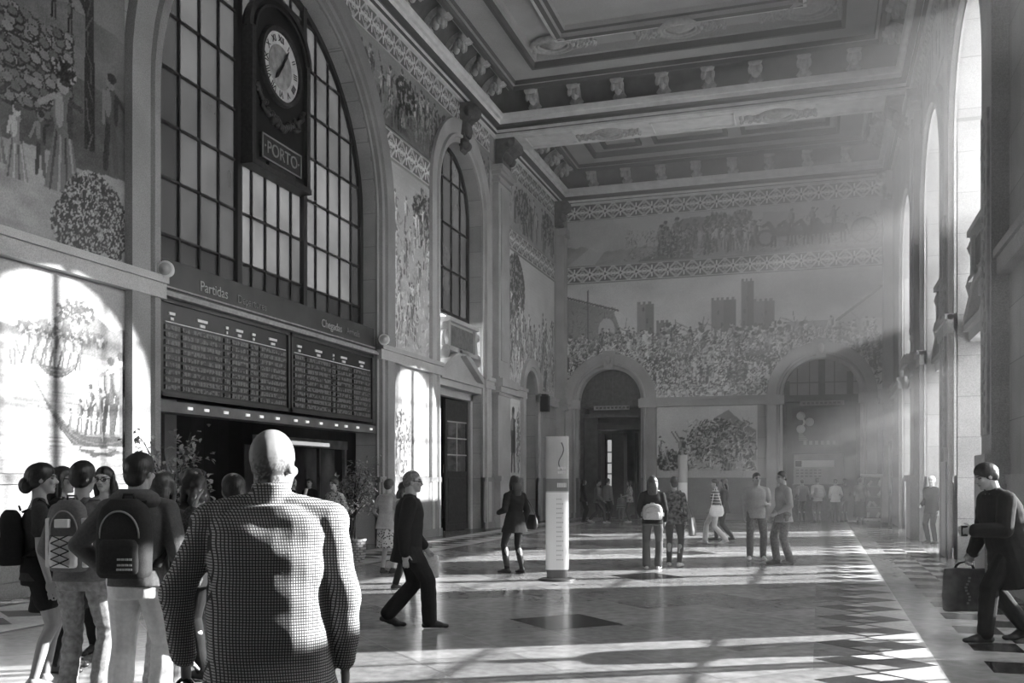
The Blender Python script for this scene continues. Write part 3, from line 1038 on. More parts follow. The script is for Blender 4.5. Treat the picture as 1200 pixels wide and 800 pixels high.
for k in range(7): c.figure(5.75 + k * .17, 1.55, .5, c.rs.uniform(.03, .12), False, .1)
c.horse(5.35, 1.5, .5, .15, -1)
c.boat(7.25, .58, 2.6, .02)
for x, h, t in ((6.8, .5, .06), (7.0, .75, .05), (7.2, .7, .09), (7.4, 1.2, .04), (7.62, 1.3, .10), (6.6, .35, .08)): c.figure(x, .62, h, t, False, .05)
c.line(7.3, .5, 7.15, 2.0, .03, .12); c.line(6.0, .95, 7.3, .8, .025, .15)
for k in range(70):
    x = c.rs.uniform(6.1, 7.8); y = c.rs.uniform(.02, .42)
    c.line(x, y, x + c.rs.uniform(.1, .4), y + .01, .03, c.rs.uniform(.05, .3), .8)
panel('tile_mural', WL, 5.0, 1.71, c.finish(), 'bright tile mural of rowing boats on a river, behind the group of students', 'tile mural')
# between the great window and the narrow bay
c = Canvas(3.1, 4.86, .03, .6, 13)
c.sky(.6, .5, .08); c.hill(2.4, .5, .55, 1.0, 3, .2); c.bush(2.3, 3.9, .75, .8, 420, .06, .5, .05)
c.crowd(.2, 3.0, .1, 3.4, .9, 34, .25, .7); c.strokes(.1, 3.0, .05, 3.4, 260, .2, .9, .14, .05)
panel('tile_mural', WL, 22.7, 5.03, c.finish(), 'narrow tall tile mural of figures under foliage, above the rail beside the great window', 'tile mural', excl=exL)
c = Canvas(2.6, 2.92, .03, .7, 14)
c.sky(.34, .40, .05); c.poly([(.0, 2.9), (.55, 2.9), (.75, 1.6), (.0, 1.4)], .2); c.bush(.5, .9, .7, .9, 420, .04, .3, .035)
c.crowd(.1, 1.3, .05, 1.0, .7, 9, .06, .3)
panel('tile_mural', WL, 22.86, 1.71, c.finish(), 'sunlit tile mural below the rail, between the great window and the narrow bay', 'tile mural')
# upper picture strip and friezes of the clock wall
c = Canvas(25.8, 1.88, .035, .2, 15)
c.sky(.22, .3, .06); c.hill(.8, .25, .16, 1.2, 3, .1); c.crowd(.1, 25.7, .05, .75, 1.05, 190, .04, .3); c.strokes(.1, 25.7, .1, 1.5, 700, .02, .3, .2, .05)
for k in range(9): c.bush(1.5 + 2.9 * k, 1.2, .6, .45, 130, .03, .25, .06)
panel('tile_mural', WL, 4.9, 10.72, c.finish(), 'dark tile picture strip high on the clock wall, between two patterned bands', 'tile mural', excl=exL)
panel('tile_frieze', WL, 4.9, 12.63, frieze_canvas(25.8, .033), 'patterned tile band directly under the cornice of the clock wall', 'tile frieze', excl=exL)
panel('tile_frieze', WL, 4.9, 9.99, frieze_canvas(8.6, .033), 'lower patterned tile band left of the great clock window', 'tile frieze', excl=exL)
panel('tile_frieze', WL, 22.2, 9.99, frieze_canvas(3.6, .033), 'lower patterned tile band between the great window and the narrow bay', 'tile frieze', excl=exL)
# clock wall beyond the beam
c = Canvas(6.5, 4.86, .03, .5, 16)
c.sky(.55, .7, .08); c.hill(2.2, .4, .45, 1.2, 3, .16); c.bush(1.1, 3.5, 1.15, 1.3, 1500, .05, .4, .06)
for k in range(5): c.poly([(.5 + k * .32, 3.4 - .25 * k), (.75 + k * .32, 3.3 - .25 * k), (.55 + k * .32, 3.05 - .25 * k)], .85)
c.crowd(.1, 6.4, .1, 2.2, 1.15, 80, .06, .6); c.strokes(.1, 6.4, .1, 2.3, 420, .05, .8, .16, .05)
panel('tile_mural', WL, 32.5, 5.03, c.finish(), 'tile mural of a crowd under a dark tree, beyond the beam on the clock wall', 'tile mural', excl=exL)
c = Canvas(6.5, 1.88, .035, .3, 17)
c.sky(.4, .5, .06); c.crowd(.1, 6.4, .05, .6, 1.1, 46, .05, .4); c.bush(2, 1.1, .8, .6, 260, .04, .4, .06); c.bush(5.5, 1.1, .8, .6, 260, .04, .4, .06)
panel('tile_mural', WL, 32.5, 10.72, c.finish(), 'tile picture strip in the far corner of the clock wall, beyond the beam', 'tile mural')
panel('tile_frieze', WL, 32.5, 12.63, frieze_canvas(6.5, .033), 'short patterned tile band under the cornice beyond the beam on the clock wall', 'tile frieze')
panel('tile_frieze', WL, 32.5, 9.99, frieze_canvas(6.5, .033), 'short lower patterned tile band beyond the beam on the clock wall', 'tile frieze')
c = Canvas(1.5, 2.85, .03, .62, 18)
c.sky(.6, .75, .06); c.figure(.55, .25, 2.3, .1); c.poly([(.3, .9), (.85, .9), (.85, 1.7), (.3, 1.7)], .07); c.bush(1.2, 1.4, .22, 1.2, 200, .1, .6, .05)
panel('tile_mural', WL, 32.75, 1.71, c.finish(), 'small tile panel with one dark standing figure, low beside the little arched door', 'tile mural')
# end wall
W = 13.0
x0 = XL + .35
c = Canvas(12.6, 4.9, .035, .5, 21)
c.sky(.74, .70, .12)
c.poly([(0, 1.2), (0, 4.3), (2.0, 3.7), (2.6, 2.0)], .3); c.strokes(0, 2.2, 1.5, 3.9, 160, .12, .4, .2, .03); c.ell(1.7, 2.9, .35, .5, .55)
c.line(.9, 1.5, .9, 4.6, .06, .15); c.line(0, 4.35, 2.2, 3.7, .08, .12)
c.tower(3.35, 2.4, .7, 1.5, .3); c.tower(4.1, 2.3, .6, .8, .26); c.tower(6.55, 2.6, 1.0, 1.3, .26); c.tower(7.5, 2.6, .5, 2.0, .2); c.tower(8.15, 2.5, .8, 1.25, .3)
c.poly([(9.0, 2.2), (10.6, 2.2), (10.6, 2.9), (9.0, 2.9)], .34)
for k in range(6): c.ell(9.2 + k * .27, 2.45, .09, .25, .55)
c.poly([(11.0, 2.9), (12.6, 4.1), (12.6, 1.2), (11.0, 1.2)], .42); c.line(10.9, 2.85, 12.6, 4.12, .1, .12); c.poly([(11.8, 1.4), (12.6, 1.4), (12.6, 2.9), (11.8, 2.9)], .55)
c.crowd(.1, 12.5, 1.3, 2.25, .75, 170, .10, .5)
c.strokes(.1, 11.8, 1.6, 2.9, 160, .1, .35, .5, .03)
c.crowd(3.2, 10.2, .55, 1.5, 1.5, 48, .08, .75); c.horse(4.9, .9, 1.5, .2); c.horse(7.9, .8, 1.4, .14, -1); c.figure(7.0, .55, 2.0, .16, True); c.figure(6.3, .45, 1.5, .75, True); c.figure(5.4, .5, 1.3, .8, True)
c.crowd(.1, 3.0, .3, 1.4, 1.2, 30, .08, .5); c.crowd(10.5, 12.5, .3, 1.4, 1.2, 22, .2, .6)
c.strokes(3.0, 10.4, .0, .6, 900, .05, .8, .10, .05); c.strokes(.1, 12.5, .6, 2.5, 2600, .03, .85, .10, .03); c.strokes(.1, 12.5, .3, 1.6, 700, .02, .12, .16, .04); c.strokes(2.5, 10.5, 1.0, 2.3, 500, .6, .9, .10, .03)
panel('tile_mural', WB, x0, 5.03, c.finish(.14, .0), 'great tile mural of a crowd before towers, over the two arches of the end wall', 'tile mural', excl=exB)
c = Canvas(12.6, 1.88, .035, .4, 22)
c.sky(.46, .56, .06); c.hill(.7, .4, .36, 1.6, 3, .12); c.poly([(.0, 0), (1.2, 0), (2.4, 1.5), (2.2, 1.6)], .55, .7); c.poly([(2.3, 0), (3.0, 0), (5.3, 1.1), (5.3, .0)], .16)
c.crowd(4.0, 6.2, .1, .45, 1.15, 16, .05, .22); c.ell(5.4, 1.4, .8, .28, .14, .7); c.bush(6.3, 1.3, .6, .5, 240, .07, .3, .05); c.bush(7.3, 1.4, .5, .4, 200, .07, .3, .05)
c.strokes(2.5, 12.5, .05, 1.3, 1300, .03, .55, .10, .03); c.crowd(6.2, 8.5, .15, .6, .9, 22, .05, .4); c.poly([(8.0, .9), (9.3, .9), (9.2, 1.6), (8.1, 1.65)], .42); c.ell(8.2, .6, .35, .35, .1); c.ell(8.2, .6, .25, .25, .35)
for k in range(4): c.horse(8.9 + k * .62, .25, .95, c.rs.uniform(.07, .16), -1)
for k in range(3): c.figure(9.2 + k * .8, .75, .95, .12)
c.ell(11.9, .65, .5, .5, .12); c.ell(11.9, .65, .42, .42, .3)
for k in range(8): c.line(11.9, .65, 11.9 + .45 * math.cos(k * .785), .65 + .45 * math.sin(k * .785), .03, .1)
panel('tile_mural', WB, x0, 10.72, c.finish(.14, .0), 'long tile picture of carts and horsemen on a road, high on the end wall', 'tile mural')
panel('tile_frieze', WB, x0, 12.63, frieze_canvas(12.6, .033), 'patterned tile band under the cornice of the end wall', 'tile frieze')
panel('tile_frieze', WB, x0, 9.99, frieze_canvas(12.6, .033), 'patterned tile band between the two pictures of the end wall', 'tile frieze')
c = Canvas(4.05, 2.92, .03, .6, 23)
c.sky(.62, .70, .05); c.hill(.9, .2, .5, 1.0, 3, .16)
c.poly([(1.3, .9), (2.2, 2.35), (2.9, 2.75), (3.4, 2.3), (4.0, 1.9), (4.0, .7)], .32); c.bush(2.4, 1.5, 1.1, .9, 900, .05, .7, .05); c.bush(3.2, 1.3, .8, .6, 420, .15, .75, .05); c.bush(.5, .7, .5, .45, 260, .03, .4, .05)
c.line(.6, 1.9, 1.25, .9, .05, .2); c.line(.75, 1.9, 1.4, .9, .05, .2); c.crowd(.1, 3.9, .05, .9, .9, 18, .05, .5); c.strokes(1.2, 3.9, .3, 2.3, 420, .04, .8, .16, .04)
c.poly([(0, 0), (4.05, 0), (4.05, .3), (0, .3)], .55, .8)
panel('tile_mural', WB, -6.42, 1.71, c.finish(.14, .0), 'tile mural of a struggle on a hill, between the two arches of the end wall', 'tile mural')
c = Canvas(.7, 2.85, .03, .4, 24)
c.sky(.4, .5, .05); c.bush(.35, 1.3, .3, 1.2, 200, .08, .5, .05)
panel('tile_mural', WB, 1.62 + .55, 1.71, Canvas(.45, 2.85, .03, .4, 24).sky(.4, .5, .05).finish(.14, .0), 'narrow tile panel beside the right arch of the end wall, behind the leaflet case', 'tile mural')
# window wall: band and picture strip above the arches
c = Canvas(30.0, 1.5, .05, .35, 25)
c.sky(.4, .5, .06); c.crowd(.1, 29.9, .05, .6, .9, 120, .06, .4)
panel('tile_mural', WR, 1.0, 11.1, c.finish(.14, .0), 'tile picture strip above the arched windows of the sunlit wall', 'tile mural')
panel('tile_frieze', WR, 1.0, 12.63, frieze_canvas(30.0, .04), 'patterned tile band under the cornice of the window wall', 'tile frieze')

# ------------------------------------------------------------------ clock in the great window
def RL(s, t, n):                        # text matrix for the left wall
    return Matrix(((0, 0, 1, XL + n), (1, 0, 0, s), (0, 1, 0, t), (0, 0, 0, 1)))


def RB(s, t, n):
    return Matrix(((1, 0, 0, s), (0, 0, -1, YB - n), (0, 1, 0, t), (0, 0, 0, 1)))


CKY = 17.72
ck = thing('station_clock', 'large dark wooden station clock with a pale dial, hung in the great window', 'clock', WL(CKY, 7.9, -.36))
s0, s1 = 16.66, 18.78


def lw(b, s, t0, t1, n0, n1):
    runs(b, lambda a, t, n: (n, a - CKY, t - 7.9), s, t0, t1, n0, n1)


CW = mat('clock_wood', .007, .5, .2, (6, .5))
CORN = mat('clock_carving', .025, .5, .3, (14, .5))
b = MB()
lw(b, [(s0, s1)], 7.95, 10.6, 0, .22)
top = [(s0, 10.6)] + [(CKY - 1.06 * math.cos(PI * k / 20), 10.6 + 1.0 * math.sin(PI * k / 20)) for k in range(21)]
b.prism(top, lambda s, t, d: V((d, s - CKY, t - 7.9)), 0, .22)
b.build('case', CW, ck)
b = MB()
for o, w_ in ((1.10, .12), (.96, .05)):
    rows = []
    for k in range(25):
        a = PI * k / 24
        rows.append([V((x_, -(o + r_) * math.cos(a), 2.7 + (o - .2 + r_) * math.sin(a))) for x_, r_ in ((.17, 0), (.17, w_), (.30, w_), (.30, 0))])
    b.grid(rows, False, False)
lw(b, [(s0 - .08, s0 + .06), (s1 - .06, s1 + .08)], 7.9, 10.65, 0, .30)
lw(b, [(s0 - .1, s1 + .1)], 7.88, 8.0, 0, .32)
for sg in (-1, 1):
    b.tube([(.26, sg * (.92 - .35 * k / 14 * (1 + .3 * math.sin(k))), 1.15 + .55 * (1 - k / 14)) for k in range(15)], .05, 7)
    for k in range(10): b.ell((.25, sg * (.88 - .08 * k), 1.55 - .05 * k + .05 * math.sin(k * 2)), .05, .07, .06, 8, 6)
for k in range(9): b.ell((.25, -.3 + .075 * k, 1.12 + .06 * math.sin(k)), .07, .08, .09, 8, 6)
b.build('carving', CORN, ck)
Zc = 2.33
DIAL = mat('clock_dial', .62, .5, .3, (5, .2)); DIAL2 = mat('clock_dial_centre', .3, .5, .3, (7, .35))
b = MB()
Mx = Matrix.Translation((.235, 0, Zc)) @ Matrix.Rotation(PI / 2, 4, 'Y') @ Matrix.Scale(1.1, 4)
b.lathe([(.01, .0), (.62, .0), (.64, .02), (.64, -.03)], n=40, M=Mx)
dial = b.build('dial', DIAL, ck)
b = MB(); b.lathe([(.01, .012), (.40, .012), (.41, 0)], n=32, M=Mx); b.build('dial_centre', DIAL2, dial)
b = MB()
rows = []
for k in range(41):
    a = 2 * PI * k / 40
    rows.append([V((x_, r_ * math.cos(a), Zc + r_ * math.sin(a))) for x_, r_ in ((.22, .69), (.31, .71), (.31, .79), (.22, .81))])
b.grid(rows, False, False)
b.build('bezel', CORN, ck)
nums = ['XII', 'I', 'II', 'III', 'IIII', 'V', 'VI', 'VII', 'VIII', 'IX', 'X', 'XI']
for k, nn in enumerate(nums):
    a = -2 * PI * k / 12
    M = Matrix(((0, 0, 1, .262), (1, 0, 0, 0), (0, 1, 0, Zc), (0, 0, 0, 1))) @ Matrix.Rotation(a, 4, 'Z') @ Matrix.Translation((0, .56, 0))
    text_mesh(nn, .19, .004, M, 'numeral', BLACK, dial)


def hand(ang, l, w):
    b = MB()
    dy, dz = math.sin(ang), math.cos(ang)
    py, pz = dz, -dy
    pts = [(-.12, -w * .6), (-.12, w * .6), (l * .7, w), (l, 0), (l * .7, -w)]
    b.prism([(dy * a + py * c_, Zc + dz * a + pz * c_) for a, c_ in pts], lambda s, t, d: V((d, s, t)), .272, .285)
    return b.build('clock_hand', BLACK, ck)


hand(math.radians(33), .52, .03); hand(math.radians(218), .42, .045)
b = MB(); lw(b, [(16.95, 18.49)], 8.12, 8.62, .20, .28); pl = b.build('name_plate', CORN, ck)
b = MB()
for a in ((16.95, 18.49, 8.12, 8.15), (16.95, 18.49, 8.59, 8.62), (16.95, 16.98, 8.12, 8.62), (18.46, 18.49, 8.12, 8.62)): lw(b, [(a[0], a[1])], a[2], a[3], .28, .30)
GREYL = mat('lettering_grey', .22, .5, .3)
b.build('plate_border', GREYL, pl)
text_mesh('\u00b7PORTO\u00b7', .36, .008, Matrix(((0, 0, 1, .29), (1, 0, 0, 0), (0, 1, 0, .47), (0, 0, 0, 1))), 'lettering', GREYL, pl)
b = MB(); lw(b, [(17.2, 18.24)], 8.02, 8.1, .2, .29); b.build('plate_bracket', CORN, ck)

# ------------------------------------------------------------------ train boards under the great window
hd = thing('board_fascia', 'dark fascia lettered for departures and arrivals, over the two train boards', 'sign', WL(17.83, 4.75, 0))
fy = lambda a, t, n: (n, a - 17.83, t - 4.75)
FASC = mat('fascia', .035, .35, .5, (2, .4))
b = MB(); runs(b, fy, [(13.72, 21.95)], 4.82, 5.4, -.32, -.02); b.build('panel', FASC, hd)
b = MB()
for t0, t1, n1 in ((4.74, 4.80, .10), (4.80, 4.84, .06), (4.90, 4.93, .02)): runs(b, fy, [(13.7, 21.97)], t0, t1, -.3, n1)
b.build('moulding', mat('fascia_moulding', .3, .4, .5, (9, .3)), hd)
TXT = mat('lettering_white', .75, .5, .3)
M0 = lambda s, t, n: Matrix(((0, 0, 1, n), (1, 0, 0, s - 17.83), (0, 1, 0, t - 4.75), (0, 0, 0, 1)))
LETG = mat('lettering_dim', .20, .5, .3)
text_mesh('Partidas', .27, .006, M0(15.25, 5.10, -.01), 'lettering', mat('lettering_pale', .42, .5, .3), hd)
text_mesh('Departures', .22, .006, M0(16.5, 5.08, -.01), 'lettering', LETG, hd)
text_mesh('Chegadas', .25, .006, M0(19.75, 5.13, -.01), 'lettering', mat('lettering_pale', .42, .5, .3), hd)
text_mesh('Arrivals', .22, .006, M0(20.8, 5.13, -.01), 'lettering', LETG, hd)


def flap_hook(N, L, tc, math_, val):
    sx = N.new('ShaderNodeSeparateXYZ'); L.new(tc.outputs['Object'], sx.inputs[0])
    w = math_('FRACT', math_('MULTIPLY', sx.outputs[1], 11.0), 0)
    st = math_('GREATER_THAN', w, .18)
    h = N.new('ShaderNodeTexNoise'); h.inputs['Scale'].default_value = 14; L.new(tc.outputs['Object'], h.inputs['Vector'])
    k = math_('GREATER_THAN', h.outputs['Fac'], .47)
    return math_('ADD', math_('MULTIPLY', math_('MULTIPLY', st, k), .13), .025)


FLAP = mat('split_flaps', .1, .35, .5, hook=flap_hook)


def board(s0, s1, label, cols, dests):
    t = thing('train_board', label, 'departure board', WL((s0 + s1) / 2, 3.05, 0))
    f = lambda a, tt, n: (n, a - (s0 + s1) / 2, tt - 3.05)
    b = MB(); runs(b, f, [(s0, s1)], 3.05, 4.74, -.35, -.06); b.build('case', BOARD, t)
    b = MB()
    for a in ((s0, s0 + .07, 3.05, 4.74), (s1 - .07, s1, 3.05, 4.74)): runs(b, f, [(a[0], a[1])], a[2], a[3], -.36, -.02)
    runs(b, f, [(s0, s1)], 3.05, 3.13, -.36, -.02); runs(b, f, [(s0, s1)], 4.66, 4.74, -.36, -.02)
    b.build('frame', FASC, t)
    w = s1 - s0 - .3
    for r in range(9):
        z = 4.28 - r * .128
        b = MB()
        for i, (c0, c1) in enumerate(cols):
            runs(b, f, [(s0 + .15 + w * c0, s0 + .15 + w * c1)], z - .085, z, -.06, -.035)
        b.build('flap_row', FLAP, t)
    b = MB(); runs(b, f, [(s0 + .15, s1 - .15)], 4.325, 4.34, -.06, -.04)
    for c0, c1 in cols:
        m_ = (c0 + c1) / 2 * w + s0 + .15; q_ = min(.30, (c1 - c0) * w * .42)
        runs(b, f, [(m_ - q_ / 2, m_ + q_ / 2)], 4.46, 4.51, -.06, -.04); runs(b, f, [(m_ - q_ / 4, m_ + q_ / 4)], 4.37, 4.42, -.06, -.04)
    b.build('column_heading', WHITE, t)
    return t


board(13.74, 17.95, 'long dark departures board, left of the two split-flap train boards', [(0, .1), (.12, .42), (.44, .49), (.5, .64), (.66, .73), (.75, 1)], 0)
board(18.0, 21.93, 'dark arrivals board, right of the two split-flap train boards', [(0, .12), (.14, .44), (.46, .5), (.52, .72), (.75, 1)], 0)
lb = thing('lamp_beam', 'metal beam with small white lamps under the train boards', 'lamp beam', WL(17.83, 2.78, 0))
f = lambda a, tt, n: (n, a - 17.83, tt - 2.78)
b = MB(); runs(b, f, [(13.68, 21.98)], 2.78, 2.97, -.4, .02); b.build('beam', mat('beam_metal', .13, .4, .5, (2, .3), metal=.3), lb)
LAMP = bpy.data.materials.new('lamp_glow'); LAMP.use_nodes = True
LAMP.node_tree.nodes['Principled BSDF'].inputs['Emission Color'].default_value = (1, 1, 1, 1)
LAMP.node_tree.nodes['Principled BSDF'].inputs['Emission Strength'].default_value = .4
for k in range(13):
    b = MB(); s = 14.3 + k * .6 + (.12 if k % 3 == 0 else 0); runs(b, f, [(s, s + .13)], 2.85, 2.90, .02, .04); b.build('lamp', LAMP, lb)

# round loudspeakers at the ends of the rail
for s, lab in ((13.6, 'small round white loudspeaker at the near end of the train boards'), (22.05, 'small round white loudspeaker at the far end of the train boards')):
    t = thing('loudspeaker', lab, 'loudspeaker', WL(s, 5.12, .22))
    M = Matrix.Rotation(math.radians(-55), 4, 'Z') @ Matrix.Rotation(PI / 2, 4, 'X') if False else Matrix.Rotation(math.radians(70), 4, 'Y')
    M = Matrix.Rotation(math.radians(-70), 4, 'Z') @ Matrix.Rotation(PI / 2, 4, 'Y')
    MB().lathe([(.02, -.12), (.09, -.11), (.12, -.02), (.14, .06), (.14, .10), (.125, .11)], n=24, M=M).build('horn', WHITE, t)
    MB().lathe([(.12, .10), (.10, .115), (.05, .12), (.045, .14), (.01, .145)], n=24, M=M).build('grille', mat('grille', .5, .5, .3), t)
    MB().box(-.05, .01, -.04, .04, -.12, -.02).build('foot', WHITE, t)

# ------------------------------------------------------------------ narrow bay: pediment, cartouche, open glazed door
def bay_portal(fn, sc, r, nb, label, top_z=6.5, m=STONE_P, nf=.12):
    t = thing('door_pediment', label, 'pediment')
    b = MB()
    runs(b, fn, [(sc - r, sc + r)], 4.42, 4.62, nb, nf - .1); runs(b, fn, [(sc - r, sc + r)], 4.62, 4.74, nb, nf)
    b.prism([(sc - r + .05, 4.74), (sc + r - .05, 4.74), (sc + r * .5, 5.25), (sc, 5.5), (sc - r * .5, 5.25)], lambda s, tt, n: V(fn(s, tt, n)), nb, nf - .2)
    for sg in (-1, 1):                                           # raking cornice
        b.prism([(sc + sg * r * .98, 4.74), (sc + sg * r * .98, 4.92), (sc + sg * .18, 5.66), (sc + sg * .18, 5.46)], lambda s, tt, n: V(fn(s, tt, n)), nb, nf)
    b.build('gable', m, t)
    b = MB()
    w = r * .62
    runs(b, fn, [(sc - w, sc + w)], 5.55, top_z - .1, nb, nf - .12); runs(b, fn, [(sc - w - .1, sc + w + .1)], top_z - .12, top_z, nb, nf + .02)
    runs(b, fn, [(sc - w - .1, sc + w + .1)], 5.5, 5.6, nb, nf)
    for sg in (-1, 1): runs(b, fn, [(sc + sg * w - .1, sc + sg * w + .1)], 5.6, top_z - .12, nb, nf - .04)
    b.build('tablet_frame', m, t)
    b = MB(); runs(b, fn, [(sc - w + .14, sc + w - .14)], 5.68, top_z - .2, nf - .13, nf - .1)
    b.build('tablet', mat('tablet_panel', .16, .5, .4, (6, .3)), t)
    for sg in (-1, 1):
        b = MB()
        ctr = V(fn(sc + sg * (w + .2), 5.45, nf - .15)); ax = (V(fn(0, 0, 1)) - V(fn(0, 0, 0))).normalized()
        M = Matrix.Translation(ctr) @ ax.to_track_quat('X', 'Z').to_matrix().to_4x4()
        scroll(b, M, .2, .3); scroll(b, Matrix.Translation(V((0, 0, .75))) @ M, .13, .26)
        b.tube([fn(sc + sg * (w + .18 + .1 * math.sin(k * .5)), 5.5 + .09 * k, nf - .15) for k in range(9)], .07, 7)
        b.build('scroll', m, t)
    return t


bay_portal(WL, 28.05, 1.88, -.5, 'stone pediment and framed tablet over the open door of the narrow bay')
b = MB(); runs(b, WL, [(26.16, 26.36), (29.74, 29.94)], 0, 4.44, -.52, -.30); runs(b, WL, [(26.16, 29.94)], 4.2, 4.44, -.52, -.30)
trim(b, STONE_P)


def door_leaf(name, label, w, h, M, m_frame, m_panel, m_glass, panes=(2, 3), low=.42, bar=None, top=.0):
    t = bpy.data.objects.new(name, None); COL.objects.link(t); t.matrix_world = M; tag(t, label, 'door')
    b = MB(); st = .11
    for a in ((0, st, 0, h), (w - st, w, 0, h), (st, w - st, 0, st * 1.6), (st, w - st, h - st, h), (st, w - st, h * low - st, h * low)): b.bbox(a[0], a[1], -.03, .03, a[2], a[3], .006)
    b.build('stile', m_frame, t)
    b = MB(); b.box(st, w - st, -.012, .012, st, h * low - st); b.bbox(st + .08, w - st - .08, -.028, .028, st * 1.6 + .1, h * low - st - .1, .012)
    if top: b.box(st, w - st, -.02, .02, h - top, h - st)
    b.build('panel', m_panel, t)
    b = MB(); z0, z1 = h * low, h - (top or st)
    for i in range(1, panes[0]): x = st + (w - 2 * st) * i / panes[0]; b.box(x - .02, x + .02, -.022, .022, z0, z1)
    for j in range(1, panes[1] + (1 if top else 0)): z = z0 + (z1 - z0) * j / panes[1]; b.box(st, w - st, -.022, .022, z - .02, z + .02)
    b.build('glazing_bar', bar or m_frame, t)
    MB().box(st, w - st, -.005, .005, z0, z1).build('glass', m_glass, t)
    MB().tube([(w - .055, -.03, h * .44), (w - .055, -.085, h * .44), (w - .055, -.085, h * .50), (w - .055, -.03, h * .50)], .011, 8).build('handle', STEEL, t)
    return t


GREYB = mat('door_bar', .42, .45, .4)
dl = door_leaf('glazed_door', 'tall dark open door with six panes and a lower panel, in the narrow bay', 1.5, 4.15, Matrix.Translation(WL(29.72, .02, -.40)) @ Matrix.Rotation(math.radians(-90 - 8), 4, 'Z'), WOOD_D, WOOD_D, glass_mat('door_glass', .55, .5), (2, 3), .45, GREYB, .7)
MB().tube([(.15, -.05, 1.35), (1.35, -.05, 1.85)], .014, 8).build('push_bar', GREYB, dl)

# little arched door beyond the beam
b = MB(); runs(b, WL, [(34.67, 36.33)], 4.85, 4.95, -.5, -.3)
b.prism(arch_pts(35.5, .84, 4.95, 4.95, 16), lambda s, t, n: V(WL(s, t, n)), -.48, -.42)
trim(b, WOOD_D)
door_leaf('glazed_door', 'small dark arched doorway leaf with barred panes, beyond the beam', 1.64, 4.85, Matrix.Translation(WL(36.32, .02, -.42)) @ Matrix.Rotation(-PI / 2, 4, 'Z'), WOOD_D, WOOD_D, glass_mat('door_glass_b', .6, .5), (3, 5), .4, GREYB)
wl_ = thing('wall_lantern', 'dark boxy wall lantern on the jamb of the small arched door', 'lantern', WL(36.55, 4.3, .16))
MB().bbox(0, .32, -.16, .16, 0, .62, .02).build('case', IRON, wl_); MB().box(.06, .26, -.18, .18, .62, .68).build('cap', IRON, wl_)

# ------------------------------------------------------------------ platform hall behind the clock wall
b = MB()
XP = -19.0
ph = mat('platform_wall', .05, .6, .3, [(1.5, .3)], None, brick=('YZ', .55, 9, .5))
b.box(XP - .2, XP, 6, YB + 4, 0, 4.6)
b.box(XP, XL - .58, 5.8, 6, 0, 4.6); b.box(XP, XL - .58, 38.5, 38.7, 0, 4.6)
b.box(XP - .2, XL - .58, 5.8, YB + 1, 4.6, 4.75)
tag(b.build('wall_platform', ph), kind='structure')
b = MB(); b.box(XP, XL - .54, 6, YB, -.01, 0.0)
tag(b.build('floor_platform', MARB2), kind='structure')
# tall boarded partition with a stone doorway
b = MB()
for s_a, s_b in ((6.5, 17.3), (19.7, 38)): b.box(-15.2, -15.03, s_a, s_b, 0, 4.6)
b.box(-15.2, -15.03, 17.3, 19.7, 3.4, 4.6)
tag(b.build('wall_partition', ph), kind='structure')
b = MB()
for a in ((17.0, 17.45, 0, 3.5), (19.3, 19.75, 0, 3.5), (17.0, 19.75, 3.2, 3.75)): b.box(-15.0, -14.8, a[0], a[1], a[2], a[3])
b.box(-15.0, -14.7, 16.9, 19.85, 3.75, 3.9)
tag(b.build('stone_doorway', STONE_P), 'pale stone door frame glimpsed on the platform side behind the students', 'door frame')
kb = thing('ticket_kiosk', 'lit glazed kiosk front seen through the opening under the arrivals board', 'kiosk', (-14.0, 24.5, 0))
b = MB()
for a in ((-2.6, -2.48), (-.9, -.82), (.7, .78), (2.3, 2.42)): b.box(-.05, .05, a[0], a[1], 0, 2.6)
b.build('post', STEEL, kb); MB().box(-.08, .08, -2.6, 2.42, 2.55, 2.8).build('lintel', STEEL, kb)
b = MB(); b.box(.08, .12, -2.5, 1.2, 2.60, 2.70); b.build('strip_lamp', LAMP, kb)
MB().box(-.4, -.36, -2.5, 2.4, 0, 2.55).build('back_panel', mat('kiosk_grey', .22, .5, .3, (1.5, .4)), kb)
MB().bbox(-.1, .12, -2.5, 2.3, 0, .95, .02).build('counter', BLACK, kb)
po = thing('framed_notice', 'small framed notice on the wall inside the narrow bay doorway', 'notice', (-14.98, 30.6, 1.5))
MB().box(0, .03, -.3, .3, 0, .9).build('frame', IRON, po); MB().box(.03, .036, -.25, .25, .05, .85).build('sheet', mat('paper', .5, .6, .2), po)

